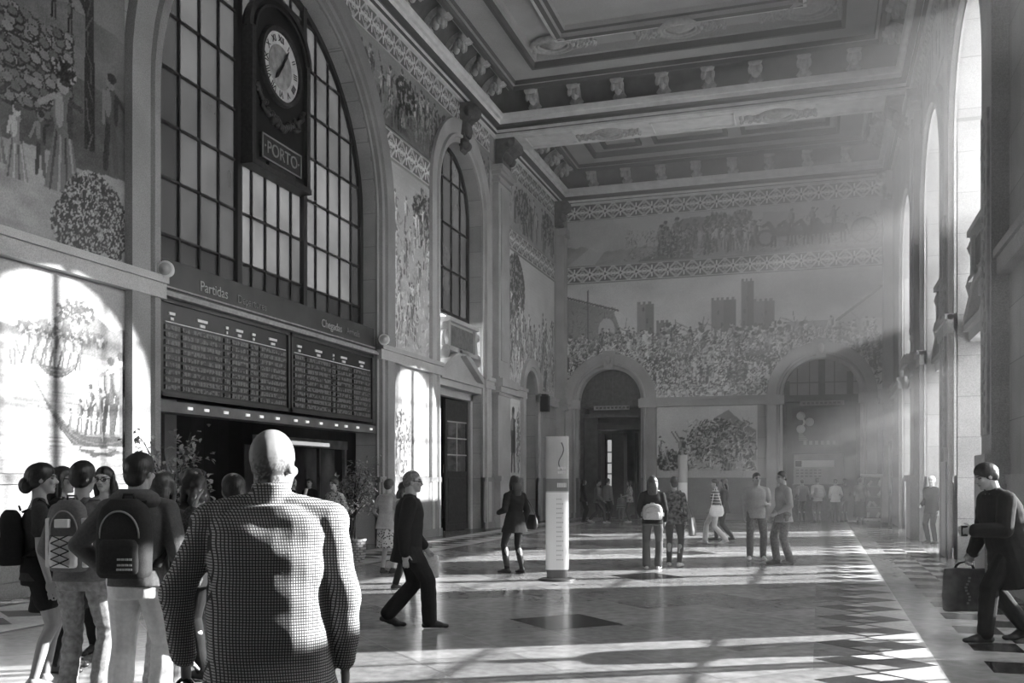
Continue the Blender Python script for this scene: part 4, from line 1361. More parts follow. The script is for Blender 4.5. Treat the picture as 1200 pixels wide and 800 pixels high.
# ------------------------------------------------------------------ end wall arches
def end_arch(E, glazed, label):
    sc, r, sp = E[0], E[1], E[2]
    t = thing('arch_screen', label, 'door screen')
    b = MB()
    runs(b, WB, [(sc - r, sc + r)], 4.72, 5.0, -.5, -.22)
    if not glazed: runs(b, WB, [(sc - r, sc + r)], 4.28, 4.42, -.5, -.25)
    for x in (sc - r + .07, sc + r - .07): runs(b, WB, [(x - .07, x + .07)], 0, 4.72, -.5, -.25)
    b.build('frame', WOOD_M, t)
    if glazed:
        b = MB()
        b.prism(arch_pts(sc, r, sp, sp, 20), lambda s, tt, n: V(WB(s, tt, n)), -.46, -.42)
        g = b.build('fanlight', mat('fanlight_glass', .34, .3, .5, (1.2, .25)), t)
        b = MB()
        for k, w in ((-.9, .22), (-.3, .04), (.02, .26), (.35, .04), (.75, .24), (-.62, .04)): 
            x = sc + k * r; runs(b, WB, [(x - w / 2, x + w / 2)], sp, sp + math.sqrt(max(.02, r * r - (k * r) ** 2)) - .02, -.44, -.36)
        runs(b, WB, [(sc - r * .94, sc + r * .94)], sp + .52, sp + .56, -.44, -.38)
        b.build('glazing_bar', WOOD_M, g)
    else:
        b = MB(); b.prism(arch_pts(sc, r, sp, sp, 20), lambda s, tt, n: V(WB(s, tt, n)), -.46, -.42)
        for k in range(1, 8):
            x = sc - r + 2 * r * k / 8; h_ = math.sqrt(max(0, r * r - (x - sc) ** 2)) - .03
            if h_ > .1: runs(b, WB, [(x - .02, x + .02)], sp, sp + h_, -.42, -.40)
        runs(b, WB, [(sc - .05, sc + .05)], sp, sp + r - .04, -.42, -.36)
        b.build('boarding', WOOD_M, t)
    b = MB(); runs(b, WB, [(sc - r * .55, sc + r * .6)], 4.58, 4.76, -.24, -.18); p = b.build('sign_plate', mat('sign_plate', .3, .4, .4, (9, .3)), t)
    b = MB()
    for k in range(9): runs(b, WB, [(sc - r * .48 + k * .165, sc - r * .48 + k * .165 + .11)], 4.63, 4.71, -.18, -.175)
    b.build('worn_lettering', WOOD_M, p)
    return t


tL = end_arch(E_LEFT, False, 'dark boarded screen with doors in the left arch of the end wall')
tR = end_arch(E_RIGHT, True, 'hazy glazed screen in the right arch of the end wall')
# left arch: vestibule with two dark door leaves and bright slits
sc, r = E_LEFT[0], E_LEFT[1]
b = MB()
runs(b, WB, [(sc - .62, sc - .48), (sc - .02, sc + .5), (sc + .98, sc + 1.1)], 0, 3.6, -1.3, -.5); runs(b, WB, [(sc - .6, sc + 1.25)], 3.75, 4.0, -1.2, -.3)
b.build('jamb', WOOD_D, tL)
b = MB(); runs(b, WB, [(sc - r, sc - .62)], 0, 4.3, -.48, -.44); b.build('side_panel', mat('screen_side', .1, .5, .4, (4, .3)), tL)
b = MB(); runs(b, WB, [(sc - r - .6, sc + r + .6)], 0, 5, -4.2, -4.1); runs(b, WB, [(sc - r - .6, sc - r - .5), (sc + r + .5, sc + r + .6)], 0, 5, -4.2, -.6); runs(b, WB, [(sc - r - .6, sc + r + .6)], 4.9, 5, -4.2, -.6)
tag(b.build('wall_vestibule', mat('vestibule_wall', .12, .7, .2, (3, .3))), kind='structure')
for i, (x, lab) in enumerate(((sc - .75, 'left of two bright narrow windows deep in the left end arch'), (sc + .95, 'right of two bright narrow windows deep in the left end arch'))):
    t = thing('slit_window', lab, 'window', WB(x, 1.2, -4.05))
    gl = bpy.data.materials.new('lit_window'); gl.use_nodes = True
    pb = gl.node_tree.nodes['Principled BSDF']; pb.inputs['Emission Color'].default_value = (1, 1, 1, 1); pb.inputs['Emission Strength'].default_value = .30; pb.inputs['Base Color'].default_value = (.1, .1, .1, 1)
    MB().box(-.2, .2, 0, .03, 0, 2.3).build('pane', gl, t)
    b = MB(); b.box(-.25, -.2, -.05, .05, 0, 2.3); b.box(.2, .25, -.05, .05, 0, 2.3)
    for k in (.7, 1.2, 1.7, 2.3): b.box(-.2, .2, -.04, .02, k - .03, k + .03)
    b.build('sash', WOOD_D, t)
# right arch: poster with three joined discs, counters below
sc, r = E_RIGHT[0], E_RIGHT[1]
b = MB(); runs(b, WB, [(sc - r, sc + r)], 0, 4.74, -.47, -.41); b.build('back_panel', mat('screen_panel', .12, .5, .3, [(.8, .5)]), tR)
ps = thing('poster_panel', 'large dark poster with three pale joined discs, in the right arch of the end wall', 'poster', WB(sc - .05, 2.2, -.36))
MB().box(-1.02, .78, -.0, .03, .55, 2.25).build('sheet', mat('poster_dark', .06, .35, .5, [(1.6, .8)]), ps)
b = MB()
for a in ((-1.06, -1.02, .5, 2.3), (.78, .82, .5, 2.3), (-1.06, .82, 2.25, 2.3), (-1.06, .82, .5, .55)): b.box(a[0], a[1], -.03, .04, a[2], a[3])
b.build('frame', WOOD_M, ps)
b = MB()
for x, z in ((-.72, 1.98), (-.38, 1.73), (-.72, 1.45)): b.lathe([(.01, 0), (.17, 0), (.17, .02)], n=24, M=Matrix.Translation((x, -.01, z)) @ Matrix.Rotation(PI / 2, 4, 'X'))
b.prism([(-.72, 1.98), (-.5, 1.73), (-.72, 1.45), (-.62, 1.73)], lambda a, c_, d: V((a, d, c_)), -.02, -.005)
b.build('disc_emblem', mat('emblem_pale', .75, .5, .3), ps)
b = MB()
for k in range(6): b.box(-.62 + k * .22, -.5 + k * .22, -.012, 0, .82, .98)
for k in range(5): b.box(-.8, -.45 - .05 * k, -.012, 0, 1.0 + .06 * k, 1.03 + .06 * k)
b.build('lettering', mat('poster_print', .35, .5, .3), ps)
ct = thing('service_counter', 'pale service counter front with a lit sign strip, under the poster', 'counter', WB(sc, 0, -.3))
b = MB(); b.bbox(-1.05, .85, -.05, .1, 1.45, 2.65, .02); b.build('panel', mat('counter_pale', .34, .5, .3, (2, .2)), ct)
b = MB(); b.box(-1.0, .5, -.08, -.04, 2.12, 2.4); sg = b.build('sign_strip', mat('strip_pale', .8, .5, .3), ct)
MB().box(-.98, -.74, -.1, -.08, 2.14, 2.38).build('emblem', WOOD_M, sg)
b = MB()
for k in range(3):
    for j in range(6): b.box(-.95 + j * .17, -.84 + j * .17, -.06, -.045, 1.98 - k * .12, 2.03 - k * .12)
b.build('print', mat('poster_print2', .15, .5, .3), ct)
MB().bbox(-1.1, .9, -.2, .1, 0, 1.45, .02).build('desk', WOOD_M, ct)

# leaflet case beside the right arch
lc = thing('leaflet_case', 'glass leaflet case with a white frame and shelves, beside the right arch', 'display case', WB(2.0, 0, .35))
b = MB()
b.bbox(-.42, -.36, -.18, .18, .12, 1.78, .01); b.bbox(-.48, .48, -.22, .22, 1.72, 1.84, .03); b.bbox(-.46, .46, -.2, .2, .06, .14, .01)
b.build('frame', WHITE, lc)
MB().bbox(.32, .44, -.18, .18, .12, 1.78, .02).build('right_upright', WHITE, lc)  # wide white upright at the right of the case
MB().box(-.38, .36, .14, .17, .12, 1.74).build('back', mat('case_back', .09, .5, .3), lc)
for z in (.55, .95, 1.35): MB().box(-.38, .36, -.16, .15, z, z + .02).build('shelf', STEEL, lc)
MB().box(-.38, .36, -.18, -.175, .14, 1.72).build('pane', glass_mat('case_glass', .92, .9), lc)
for x in (-.4, .4):
    for y in (-.15, .15): MB().lathe([(.03, 0), (.03, .07)], c=(x, y, 0), n=10).build('foot', BLACK, lc)
for k, (x, z, a) in enumerate(((-.2, .575, 25), (.1, .575, -40), (-.15, .975, -20), (.15, .975, 35), (-.2, 1.375, 40), (.18, 1.375, 15), (-.22, .145, 10), (.12, .145, 22))):
    M = Matrix.Translation((2.0 + x, YB - .35 - .02, z)) @ Matrix.Rotation(math.radians(a), 4, 'Y')
    b = MB(); b.box(-.05, .05, -.01, .01, 0, .22, M=M)
    # rest its lower corner on the shelf
    lo = min(v[2] for v in b.v); b.v = [(p[0], p[1], p[2] - lo + z) for p in b.v]
    o = b.build('leaflet', mat('leaflet_paper', .6, .6, .2)); tag(o, 'folded leaflet tilted on a shelf of the glass leaflet case', 'leaflet', 'leaflets in the glass case')
nb = thing('notice_board', 'tall pale notice board standing at the far end of the window wall', 'notice board', WR(36.2, 0, .30))
MB().box(-.03, .03, -.5, .5, 1.15, 2.95).build('sheet', mat('notice_pale', .6, .5, .3), nb)
b = MB(); b.tube([(0, -.5, 0), (0, -.5, 2.98)], .03); b.tube([(0, .5, 0), (0, .5, 2.98)], .03); b.build('post', STEEL, nb)

# ------------------------------------------------------------------ street doors under the arched windows
PANE = glass_mat('street_door_glass', .93, .92)
LAB = {5.9: 'of the nearest window bay', 10.9: 'of the window bay beside the man in the dark coat', 19.5: 'of the bay behind the near carved pier', 25.35: 'of the bay with the glazed street door', 32.4: 'of the bay nearest the end wall'}
for c, r, sp, k in R_WIN:
    if c < 5: 
        b = MB(); runs(b, WR, [(c - 2, c + 2)], 0, 6.3, -.95, -.75); trim(b, WOOD_M); continue
    bay_portal(WR, c, 1.98, -.98, 'stone pediment and projecting tablet ' + LAB[c], 6.5, STONE_P, -.12)
    b = MB(); runs(b, WR, [(c - 2, c - 1.8), (c + 1.8, c + 2)], 0, 4.42, -.98, -.7); trim(b, STONE_P)
    rnd = random.Random(int(c * 10))
    for sg in (-1, 1):
        opn = (abs(c - 25.35) < .1 and sg == -1)
        ang = math.radians(90 if sg == -1 else -90) + (math.radians(-78) if opn else 0)
        M = Matrix.Translation(WR(c + sg * 1.79, .02, -.85)) @ Matrix.Rotation(ang, 4, 'Z')
        if sg == -1: M = M
        side = 'near' if sg == -1 else 'far'
        lab = 'white-barred %s leaf of the street door %s' % ('open near' if opn else side, LAB[c])
        door_leaf('street_door', lab, 1.77, 4.38, M, WOOD_M if not opn and abs(c - 25.35) > .1 else mat('door_grey', .3, .45, .4), mat('door_grey', .3, .45, .4), PANE, (2, 4 if c > 8 else 1), .23 if c > 8 else .72, WHITE)  # nearest doors, unseen: glass kept high so sun meets only the upper back
# houses across the street, seen through the door panes
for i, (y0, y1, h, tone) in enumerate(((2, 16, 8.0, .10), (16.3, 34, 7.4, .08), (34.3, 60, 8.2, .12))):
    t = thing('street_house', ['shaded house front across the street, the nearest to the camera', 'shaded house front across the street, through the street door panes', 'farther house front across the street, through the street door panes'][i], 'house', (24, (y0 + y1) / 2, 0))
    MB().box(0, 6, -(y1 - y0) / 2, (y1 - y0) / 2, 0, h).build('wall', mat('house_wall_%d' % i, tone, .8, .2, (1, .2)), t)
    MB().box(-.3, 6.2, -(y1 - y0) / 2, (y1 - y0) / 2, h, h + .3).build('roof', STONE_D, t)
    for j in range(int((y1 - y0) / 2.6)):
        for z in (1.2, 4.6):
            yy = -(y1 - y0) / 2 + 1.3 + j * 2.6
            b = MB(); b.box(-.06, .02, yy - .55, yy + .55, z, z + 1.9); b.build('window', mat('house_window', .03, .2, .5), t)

# ------------------------------------------------------------------ information pillars
def totem(name, label, x, y, rz, w, d, h, full=True):
    t = thing(name, label, 'sign pillar', (x, y, 0), rz)
    ov = lambda z, s: [V((w / 2 * s * math.copysign(abs(math.cos(a)) ** .8, math.cos(a)), d / 2 * s * math.copysign(abs(math.sin(a)) ** .8, math.sin(a)), z)) for a in [2 * PI * k / 28 for k in range(28)]]
    b = MB(); b.lathe([(.30, 0), (.30, .02), (.24, .035), (.02, .04)], n=36); b.build('foot_plate', mat('totem_base', .05, .4, .5), t)
    b = MB(); b.grid([ov(.04, .92), ov(.17, .92)], True, False, 0, True); b.build('plinth', mat('totem_plinth', .13, .4, .5), t)
    zs = h * .56 + .12
    b = MB(); b.grid([ov(.17, 1), ov(zs, 1)], True, False, 0, True); lo = b.build('lower_panel', mat('totem_white', .82, .35, .5), t)
    b = MB(); b.grid([ov(zs, 1), ov(h, 1)], True, False, 0, True); up = b.build('upper_panel', mat('totem_grey', .42, .35, .5, (2, .1)), t)
    if full:
        b = MB(); b.grid([ov(zs + .02, 1.012), ov(zs + .22, 1.012)], True, False); b.build('sign_band', mat('totem_band', .2, .4, .4), t)
        txt = MB()
        yf = -d / 2 - .006
        rnd = random.Random(3)
        for k in range(7): txt.box(-.01 + k * .022, .006 + k * .022, yf - .004, yf + .01, zs + .08, zs + .15)
        for j in range(2):
            for k in range(6): txt.box(.0 + k * .024, .015 + k * .024, yf - .004, yf + .012, zs + .30 + j * .07, zs + .34 + j * .07)
        txt.build('lettering', mat('totem_text_pale', .7, .5, .3), t)
        b = MB()                                                # curled emblem at the top
        b.tube([(.06 + .035 * math.sin(a * 1.0) * (1 if a < 3.2 else 1.3), yf + .004, h - .10 - .07 * a) for a in [k * .3 for k in range(22)]], .009, 6)
        b.build('emblem', mat('totem_ink', .16, .5, .3), t)
        b = MB()                                                # lines of tiny print
        for j in range(14):
            z = zs - .12 - j * .075
            for k in range(3 + j % 2): b.box(-.02 + k * .03, -.005 + k * .03, yf - .002, yf + .01, z, z + .018)
        b.build('print', mat('totem_print', .4, .5, .3), lo)
    return t


p = pos(653, 15.6)
totem('information_pillar', 'tall white and grey information pillar on a dark round foot, mid floor', p.x, p.y, TH + math.radians(4), .375, .16, 2.32)
p = pos(800, 34.2)
totem('information_pillar', 'slim far information pillar, white below and grey above, near the end wall', p.x, p.y, TH, .33, .2, 2.5, False)

# ------------------------------------------------------------------ potted trees
LEAF = mat('leaf', .34, .45, .4, [(2.5, .5)])
BARK = mat('bark', .08, .8, .2, (20, .4))


def potted_tree(label, loc, h, wr, seed, pot=True):
    t = thing('potted_fig_tree', label, 'potted plant', loc)
    rnd = random.Random(seed)
    if pot:
        b = MB(); b.lathe([(.02, 0), (.19, 0), (.235, .1), (.25, .25), (.24, .40), (.26, .42), (.26, .46), (.22, .46), (.22, .40), (.02, .39)], n=28)
        pt = b.build('basket_pot', mat('wicker', .34, .7, .3, (4, .2), None, brick=('XZ', .07, .05, .35)), t)
    b = MB()
    for k in range(3):
        a = k * 2.1
        b.tube([(.04 * math.cos(a + z * 2), .04 * math.sin(a + z * 2), .38 + z * (h * .45 - .38)) for z in [i / 10 for i in range(11)]], .022, 7)
    br = []
    for k in range(26):
        z0 = h * rnd.uniform(.38, .6); a = rnd.uniform(0, 2 * PI); l = rnd.uniform(.4, 1)
        e = V((wr * l * math.cos(a), wr * l * math.sin(a), z0 + (h - z0) * rnd.uniform(.2, 1.0)))
        s_ = V((0, 0, z0)); mid = (s_ + e) / 2 + V((0, 0, .1))
        b.tube([s_, mid, e], [.012, .008, .004], 5); br.append((s_, mid, e))
    b.build('trunk', BARK, t)
    b = MB()
    for s_, m_, e in br:
        for k in range(38):
            q_ = rnd.uniform(.25, 1.08)
            p = s_.lerp(m_, q_ * 2) if q_ < .5 else m_.lerp(e, q_ * 2 - 1)
            p = p + V((rnd.gauss(0, .09), rnd.gauss(0, .09), rnd.gauss(0, .07)))
            R = Matrix.Rotation(rnd.uniform(0, 2 * PI), 3, 'Z') @ Matrix.Rotation(rnd.uniform(-1.2, .6), 3, 'X')
            l, w_ = rnd.uniform(.06, .095), rnd.uniform(.018, .028)
            pts = [V((0, 0, 0)), V((w_, l * .45, .008)), V((0, l, -.012)), V((-w_, l * .45, .008))]
            b.add([p + R @ x for x in pts], [(0, 1, 2), (0, 2, 3)], True)
    b.build('foliage', LEAF, t, recalc=False)
    return t


p = pos(414, 19.0)
potted_tree('leafy fig tree in a pale basket pot beside the far pier of the great window', p, 1.95, .42, 3)
p = pos(203, 11.3)
potted_tree('leafy potted fig tree behind the students, below the near end of the departures board', p, 2.2, .38, 4)
# ------------------------------------------------------------------ people
UP = V((0, 0, 1))


class Blob(MB):
    def ball(self, c, r):
        rx, ry, rz = (r, r, r) if isinstance(r, (int, float)) else r
        return self.ell(c, rx, ry, rz, 14, 9)

    def oball(self, c, R, r):
        """ellipsoid with its own axes R (3x3)"""
        return self.ell(c, r[0], r[1], r[2], 16, 11, M=R)

    def cone(self, p0, r0, p1, r1):
        p0, p1 = V(p0), V(p1)
        self.ball(p0, r0); self.ball(p1, r1)
        if (p1 - p0).length > 1e-4: self.tube([p0, p1], [r0, r1], 12)
        return self

    def limb(self, pts, rs):
        for a, b, r0, r1 in zip(pts, pts[1:], rs, rs[1:]): self.cone(a, r0, b, r1)
        return self

    def rings(self, rg, e=2.4, n=22):
        """closed loft; rg = (centre, right vector*half width, front vector*half depth)"""
        rows = []
        for c, a, f in rg:
            row = []
            for k in range(n):
                t = 2 * PI * k / n
                ct, st = math.cos(t), math.sin(t)
                row.append(c + a * math.copysign(abs(ct) ** (2 / e), ct) + f * math.copysign(abs(st) ** (2 / e), st))
            rows.append(row)
        return self.grid(rows, True, True, 0, True)

    def skin(self, name, m, parent, vox, smooth=4, wrinkle=None, colour=None, fac=.5):
        """fuse everything into one continuous surface"""
        me = self.mesh('tmp', [])
        bm = bmesh.new(); bm.from_mesh(me); bmesh.ops.recalc_face_normals(bm, faces=bm.faces); bm.to_mesh(me); bm.free()
        o = bpy.data.objects.new('tmp', me); COL.objects.link(o)
        md = o.modifiers.new('r', 'REMESH'); md.mode = 'VOXEL'; md.voxel_size = vox; md.use_smooth_shade = True
        if smooth:
            ms = o.modifiers.new('s', 'SMOOTH'); ms.iterations = smooth; ms.factor = fac
        dg = bpy.context.evaluated_depsgraph_get()
        out = bpy.data.meshes.new_from_object(o.evaluated_get(dg))
        bpy.data.objects.remove(o); bpy.data.meshes.remove(me)
        out.name = name
        if wrinkle:
            n = len(out.vertices)
            co = np.empty(n * 3, np.float32); no = np.empty(n * 3, np.float32)
            out.vertices.foreach_get('co', co); out.vertices.foreach_get('normal', no)
            co = co.reshape(-1, 3); no = no.reshape(-1, 3)
            d = wrinkle(co)
            out.vertices.foreach_set('co', (co + no * d[:, None]).astype(np.float32).ravel())
        if colour:
            n = len(out.vertices)
            co = np.empty(n * 3, np.float32); out.vertices.foreach_get('co', co)
            g = colour(co.reshape(-1, 3)).astype(np.float32)
            at = out.attributes.new('Col', 'FLOAT_COLOR', 'POINT')
            at.data.foreach_set('color', np.stack([g, g, g, np.ones_like(g)], -1).ravel())
        out.materials.clear(); out.materials.append(m)
        out.polygons.foreach_set('use_smooth', [True] * len(out.polygons))
        out.update()
        return link(bpy.data.objects.new(name, out), parent)


def folds(amp, fz, fx, seed=0.0, drop=1.0):
    """cloth folds: slanted ridges that wander"""
    def f(co):
        x, y, z = co[:, 0], co[:, 1], co[:, 2]
        w = 1.7 * np.sin(2.3 * z + seed) + 1.1 * np.sin(5.1 * z + 2.2 * x + seed * 2)
        a = np.sin(fx * x + fz * z + w + seed) * np.sin(.5 * fz * z - .6 * fx * y + seed * 3)
        b = np.sin(1.9 * fz * z + .8 * fx * (x + y) + 2 * w)
        return amp * (.65 * a + .35 * b)
    return f


SKIN = mat('skin', .36, .5, .4, (30, .06), attr='Col')
SKIN_D = mat('skin_dark', .16, .5, .4, (30, .06), attr='Col')


def ik(a, t, l1, l2, pole):
    """two-bone chain from a towards t; the joint bends towards pole"""
    d = t - a
    L_ = d.length
    mx = (l1 + l2) * .995
    if L_ > mx: t = a + d * (mx / L_); d = t - a; L_ = mx
    L_ = max(L_, abs(l1 - l2) + .01)
    u = d.normalized()
    x = (l1 * l1 - l2 * l2 + L_ * L_) / (2 * L_)
    h = math.sqrt(max(0, l1 * l1 - x * x))
    p = pole - u * pole.dot(u)
    if p.length < 1e-5: p = u.orthogonal()
    return a + u * x + p.normalized() * h, t


class Person:
    def __init__(self, label, at, face, h=1.74, fem=False, lean=0.0, side=0.0, yaw=0.0, nod=0.0, drop=0.0,
                 feet=None, hands=None, curl=(.35, .35), vox=.009, group=None, skin=None, build=1.0, fingers=True, twist=0.0, bald=False, hpole=None, short_neck=0.0):
        self.label, self.h, self.s, self.fem, self.vox, self.w = label, h, h / 1.755, fem, vox, build
        s = self.s
        u = 0.0
        # face: 0 = away from the viewer, 90 = to the viewer's left, 180 = towards the viewer, -90 = right
        self.root = thing('person', label, 'person', at, TH + math.radians(face), group)
        self.skinm = skin or SKIN
        self.bald = bald
        U = (Matrix.Rotation(-lean, 3, 'X') @ Matrix.Rotation(side, 3, 'Y') @ UP).normalized()
        R = Matrix.Rotation(twist, 3, 'Z') @ V((1, 0, 0)); R = (R - U * R.dot(U)).normalized()
        F = U.cross(R)
        self.U, self.R, self.F = U, R, F
        fl = feet or ((-.10, .0, 8, 0), (.10, .0, -8, 0))             # x, y, toe yaw (deg), heel lift (m)
        px = sum(f[0] for f in fl) / 2; py = sum(f[1] for f in fl) / 2
        self.pel = V((px * s, py * s, (.955 - drop) * s)) - V((U.x, U.y, 0)) * .12 * s
        P = self.pel
        self.hip = [P + V((sg * (.098 if fem else .092) * s, 0, -.02 * s)) for sg in (-1, 1)]
        self.ank, self.knee, self.toe, self.lift = [], [], [], []
        for i, f in enumerate(fl):
            ty = math.radians(f[2]); td = V((-math.sin(ty), math.cos(ty), 0))
            a = V((f[0] * s, f[1] * s, (.085 + f[3]) * s))
            k, a2 = ik(self.hip[i], a, .435 * s, .445 * s, td + V((0, 0, .05)))
            self.knee.append(k); self.ank.append(a2); self.toe.append(td); self.lift.append(f[3])
        self.waist = P + U * .14 * s; self.chest = P + U * .33 * s; self.neck = P + U * .52 * s
        sw = (.165 if fem else .192) * s * build
        self.sho = [P + U * .432 * s + R * sg * sw for sg in (-1, 1)]
        hands = hands or (None, None)
        self.elb, self.wri, self.hdir, self.hnor = [], [], [], []
        for i, sg in enumerate((-1, 1)):
            hd = hands[i]
            pole = V((sg * .35, -1, -.25))
            if hd is None: hd = (.07, .06, -.535)
            if len(hd) > 3: pole = V(hd[3])
            t = self.sho[i] + V((sg * hd[0], hd[1], hd[2])) * s
            e, w_ = ik(self.sho[i], t, .285 * s, .255 * s, pole)
            self.elb.append(e); self.wri.append(w_)
            fd = (w_ - e).normalized()
            self.hdir.append(fd)
            n = V((-sg, 0, 0)) if abs(fd.x) < .8 else V((0, 0, -1))
            n = (n - fd * n.dot(fd)).normalized()
            self.hnor.append(n)
        if hpole: pass
        self.curl = curl
        Hu = (Matrix.Rotation(-lean - nod, 3, 'X') @ UP); Hr = Matrix.Rotation(yaw, 3, 'Z') @ R
        Hr = (Hr - Hu * Hr.dot(Hu)).normalized(); Hf = Hu.cross(Hr)
        Hu = (Matrix.Rotation(-nod * .0, 3, Hr) @ Hu)
        self.Hu, self.Hr, self.Hf = Hu, Hr, Hf
        self.hc = self.neck + U * (.050 - short_neck) * s + Hu * .106 * s + Hf * .022 * s
        self.HM = Matrix((Hr, Hf, Hu)).transposed()
        self.body(fingers)

    def hl(self, x, y, z):
        return self.hc + (self.Hr * x + self.Hf * y + self.Hu * z) * self.s

    def torso(self, prof, inf=0.0, w=None):
        s, w = self.s, w or self.w
        return [(self.pel + self.U * t * s, self.R * (a * s * w + inf), self.F * (b * s * w + inf)) for t, a, b in prof]

    def tp(self):
        if self.fem:
            return [(-.12, .150, .105), (-.03, .172, .122), (.06, .158, .110), (.15, .125, .092), (.22, .128, .095), (.31, .146, .118), (.38, .150, .108), (.44, .145, .085), (.485, .10, .065), (.52, .055, .055)]
        return [(-.12, .145, .105), (-.03, .160, .115), (.06, .158, .112), (.15, .150, .106), (.24, .158, .112), (.33, .172, .120), (.40, .176, .112), (.45, .165, .09), (.485, .11, .07), (.52, .06, .058)]

    def body(self, fingers):
        s, b = self.s, Blob()
        H = lambda x, y, z: self.hl(x, y, z)
        b.rings(self.torso(self.tp()))
        k = .93 if self.fem else 1.0
        for i in (0, 1):
            sg = (-1, 1)[i]
            hp, kn, an = self.hip[i], self.knee[i], self.ank[i]
            mid = hp.lerp(kn, .45); cal = kn.lerp(an, .30) - self.toe[i] * .018 * s
            b.limb([hp, mid, kn, cal, an], [.083 * s, .074 * s, .052 * s, .054 * s * k, .034 * s])
            td = self.toe[i]; dn = V((0, 0, -1)); L_ = self.lift[i]
            ball_ = V((an.x, an.y, 0)) + td * .12 * s; ball_.z = .03 * s
            heel = an - td * .03 * s + V((0, 0, -.045 * s))
            b.limb([heel, ball_, ball_ + td * .06 * s], [.030 * s, .030 * s, .020 * s]); b.cone(an, .034 * s, ball_, .028 * s)
            sh, el, wr = self.sho[i], self.elb[i], self.wri[i]
            b.limb([sh, sh.lerp(el, .4), el, el.lerp(wr, .3), wr], [.052 * s * k, .045 * s * k, .036 * s * k, .036 * s * k, .024 * s])
            b.cone(self.neck - self.U * .02 * s, .05 * s, sh, .046 * s * k)
            # hand: palm, four fingers, thumb
            d, n = self.hdir[i], self.hnor[i]
            sd = d.cross(n)
            if sd.dot(V((0, 1, 0)) + V((0, 0, .4))) < 0: sd = -sd           # thumb side is to the front
            pal = wr + d * .048 * s
            b.oball(pal, Matrix((sd, n, d)).transposed(), (.038 * s, .016 * s, .052 * s))
            c = self.curl[i]
            if fingers:
                for q, (of, ln) in enumerate(((.030, .070), (.0105, .079), (-.0105, .073), (-.029, .056))):
                    p = pal + d * .042 * s + sd * of * s
                    dd = (d + sd * of * 2.4).normalized()
                    r = .0088 * s
                    for j, fr in enumerate((.45, .32, .25)):
                        a = c * (j + .5) * 1.15
                        v = dd * math.cos(a) + n * math.sin(a)
                        p2 = p + v * ln * fr * s
                        b.cone(p, r, p2, r * .9); p, r = p2, r * .9
                p = wr + d * .022 * s + sd * .028 * s
                p2 = p + (d * .6 + sd * .8 + n * .25).normalized() * .038 * s
                p3 = p2 + (d * .85 + sd * .35 + n * .4).normalized() * .034 * s
                b.limb([p, p2, p3], [.013 * s, .0105 * s, .0085 * s])
            else:
                b.oball(pal + d * .08 * s + n * .01 * s, Matrix((sd, n, d)).transposed(), (.034 * s, .014 * s, .05 * s))
        # neck and head
        kk = .86 if self.fem else 1.0
        b.limb([self.neck - self.U * .04 * s, H(0, -.022, -.06)], [.064 * s * kk, .060 * s * kk])
        S3 = lambda a: (a[0] * s, a[1] * s, a[2] * s)
        b.oball(H(0, -.012, .028), self.HM, S3((.077, .096, .098)))
        b.oball(H(0, .022, -.035), self.HM, S3((.060, .070, .075)))
        b.oball(H(0, .030, -.070), self.HM, S3((.050, .056, .045)))
        b.oball(H(0, .070, -.094), self.HM, S3((.024, .022, .020)))
        b.limb([H(0, .082, .012), H(0, .104, -.024)], [.010 * s, .015 * s]); b.oball(H(0, .094, -.030), self.HM, S3((.019, .014, .010)))
        b.limb([H(-.036, .074, .024), H(0, .084, .026), H(.036, .074, .024)], [.012 * s] * 3)
        b.oball(H(0, .082, -.062), self.HM, S3((.025, .014, .012)))
        for sg in (-1, 1):
            b.oball(H(sg * .040, .066, -.022), self.HM, S3((.022, .02, .02)))
            b.oball(H(sg * .073, -.010, -.008), self.HM, S3((.010, .020, .032)))
        iM = np.array(self.HM.inverted()); hc = np.array(self.hc); s_ = s; bald = self.bald

        def colour(co):
            q = (co - hc) @ iM.T / s_
            x, y, z = np.abs(q[:, 0]), q[:, 1], q[:, 2]
            g = np.ones(len(co))
            near = (np.abs(q) < .16).all(1)
            g[near & (x > .020) & (x < .048) & (np.abs(z - .004) < .008) & (y > .05)] = .12
            g[near & (x > .014) & (x < .052) & (np.abs(z - .026) < .006) & (y > .05)] = .2
            g[near & (x < .024) & (np.abs(z + .062) < .007) & (y > .07)] = .55
            g[near & (x < .014) & (x > .004) & (np.abs(z + .039) < .004) & (y > .09)] = .35
            if bald:
                t = np.array([mnoise.noise(V(c_) * 160) for c_ in co[near].tolist()]) if near.any() else np.zeros(0)
                zz, yy, xx = z[near], y[near], x[near]
                den = np.clip((.055 - zz) / .10, 0, 1) * np.clip((.03 - yy) / .05, 0, 1) * (zz > -.085) * (1 - np.clip((xx - .074) / .01, 0, 1))
                g[near] *= 1 - .75 * den * (t > -.18 + .4 * (1 - den))
            return g
        self.body_o = b.skin('body', self.skinm, self.root, self.vox, 3, None, colour)

    # ---- clothes and hair
    def top(self, name, m, sleeve='long', hem=-.10, loose=.016, flare=.02, open_neck=False, wr=(.0035, 26, 18), vox=None, collar=None, cuff=1.0, sl_loose=None, boxy=None):
        s, b = self.s, Blob()
        pr = [p for p in self.tp() if p[0] > hem + .02 and p[0] < .50]
        a0, b0 = (.172, .125) if self.fem else (.162, .118)
        rg = []
        if hem < -.12:
            rg.append((hem, a0 + flare + (-.12 - hem) * .08, b0 + flare + (-.12 - hem) * .06))
            rg.append((-.12, a0 + flare * .6, b0 + flare * .6))
        else: rg.append((hem, a0 + flare * .5, b0 + flare * .5))
        pr = [p for p in pr if p[0] > max(hem, -.12) + .04]
        if boxy: pr = [(t, max(a, boxy[0]) if t < .36 else a, max(c_, boxy[1]) if t < .36 else c_) for t, a, c_ in pr]
        top_t = .487 if open_neck else .505
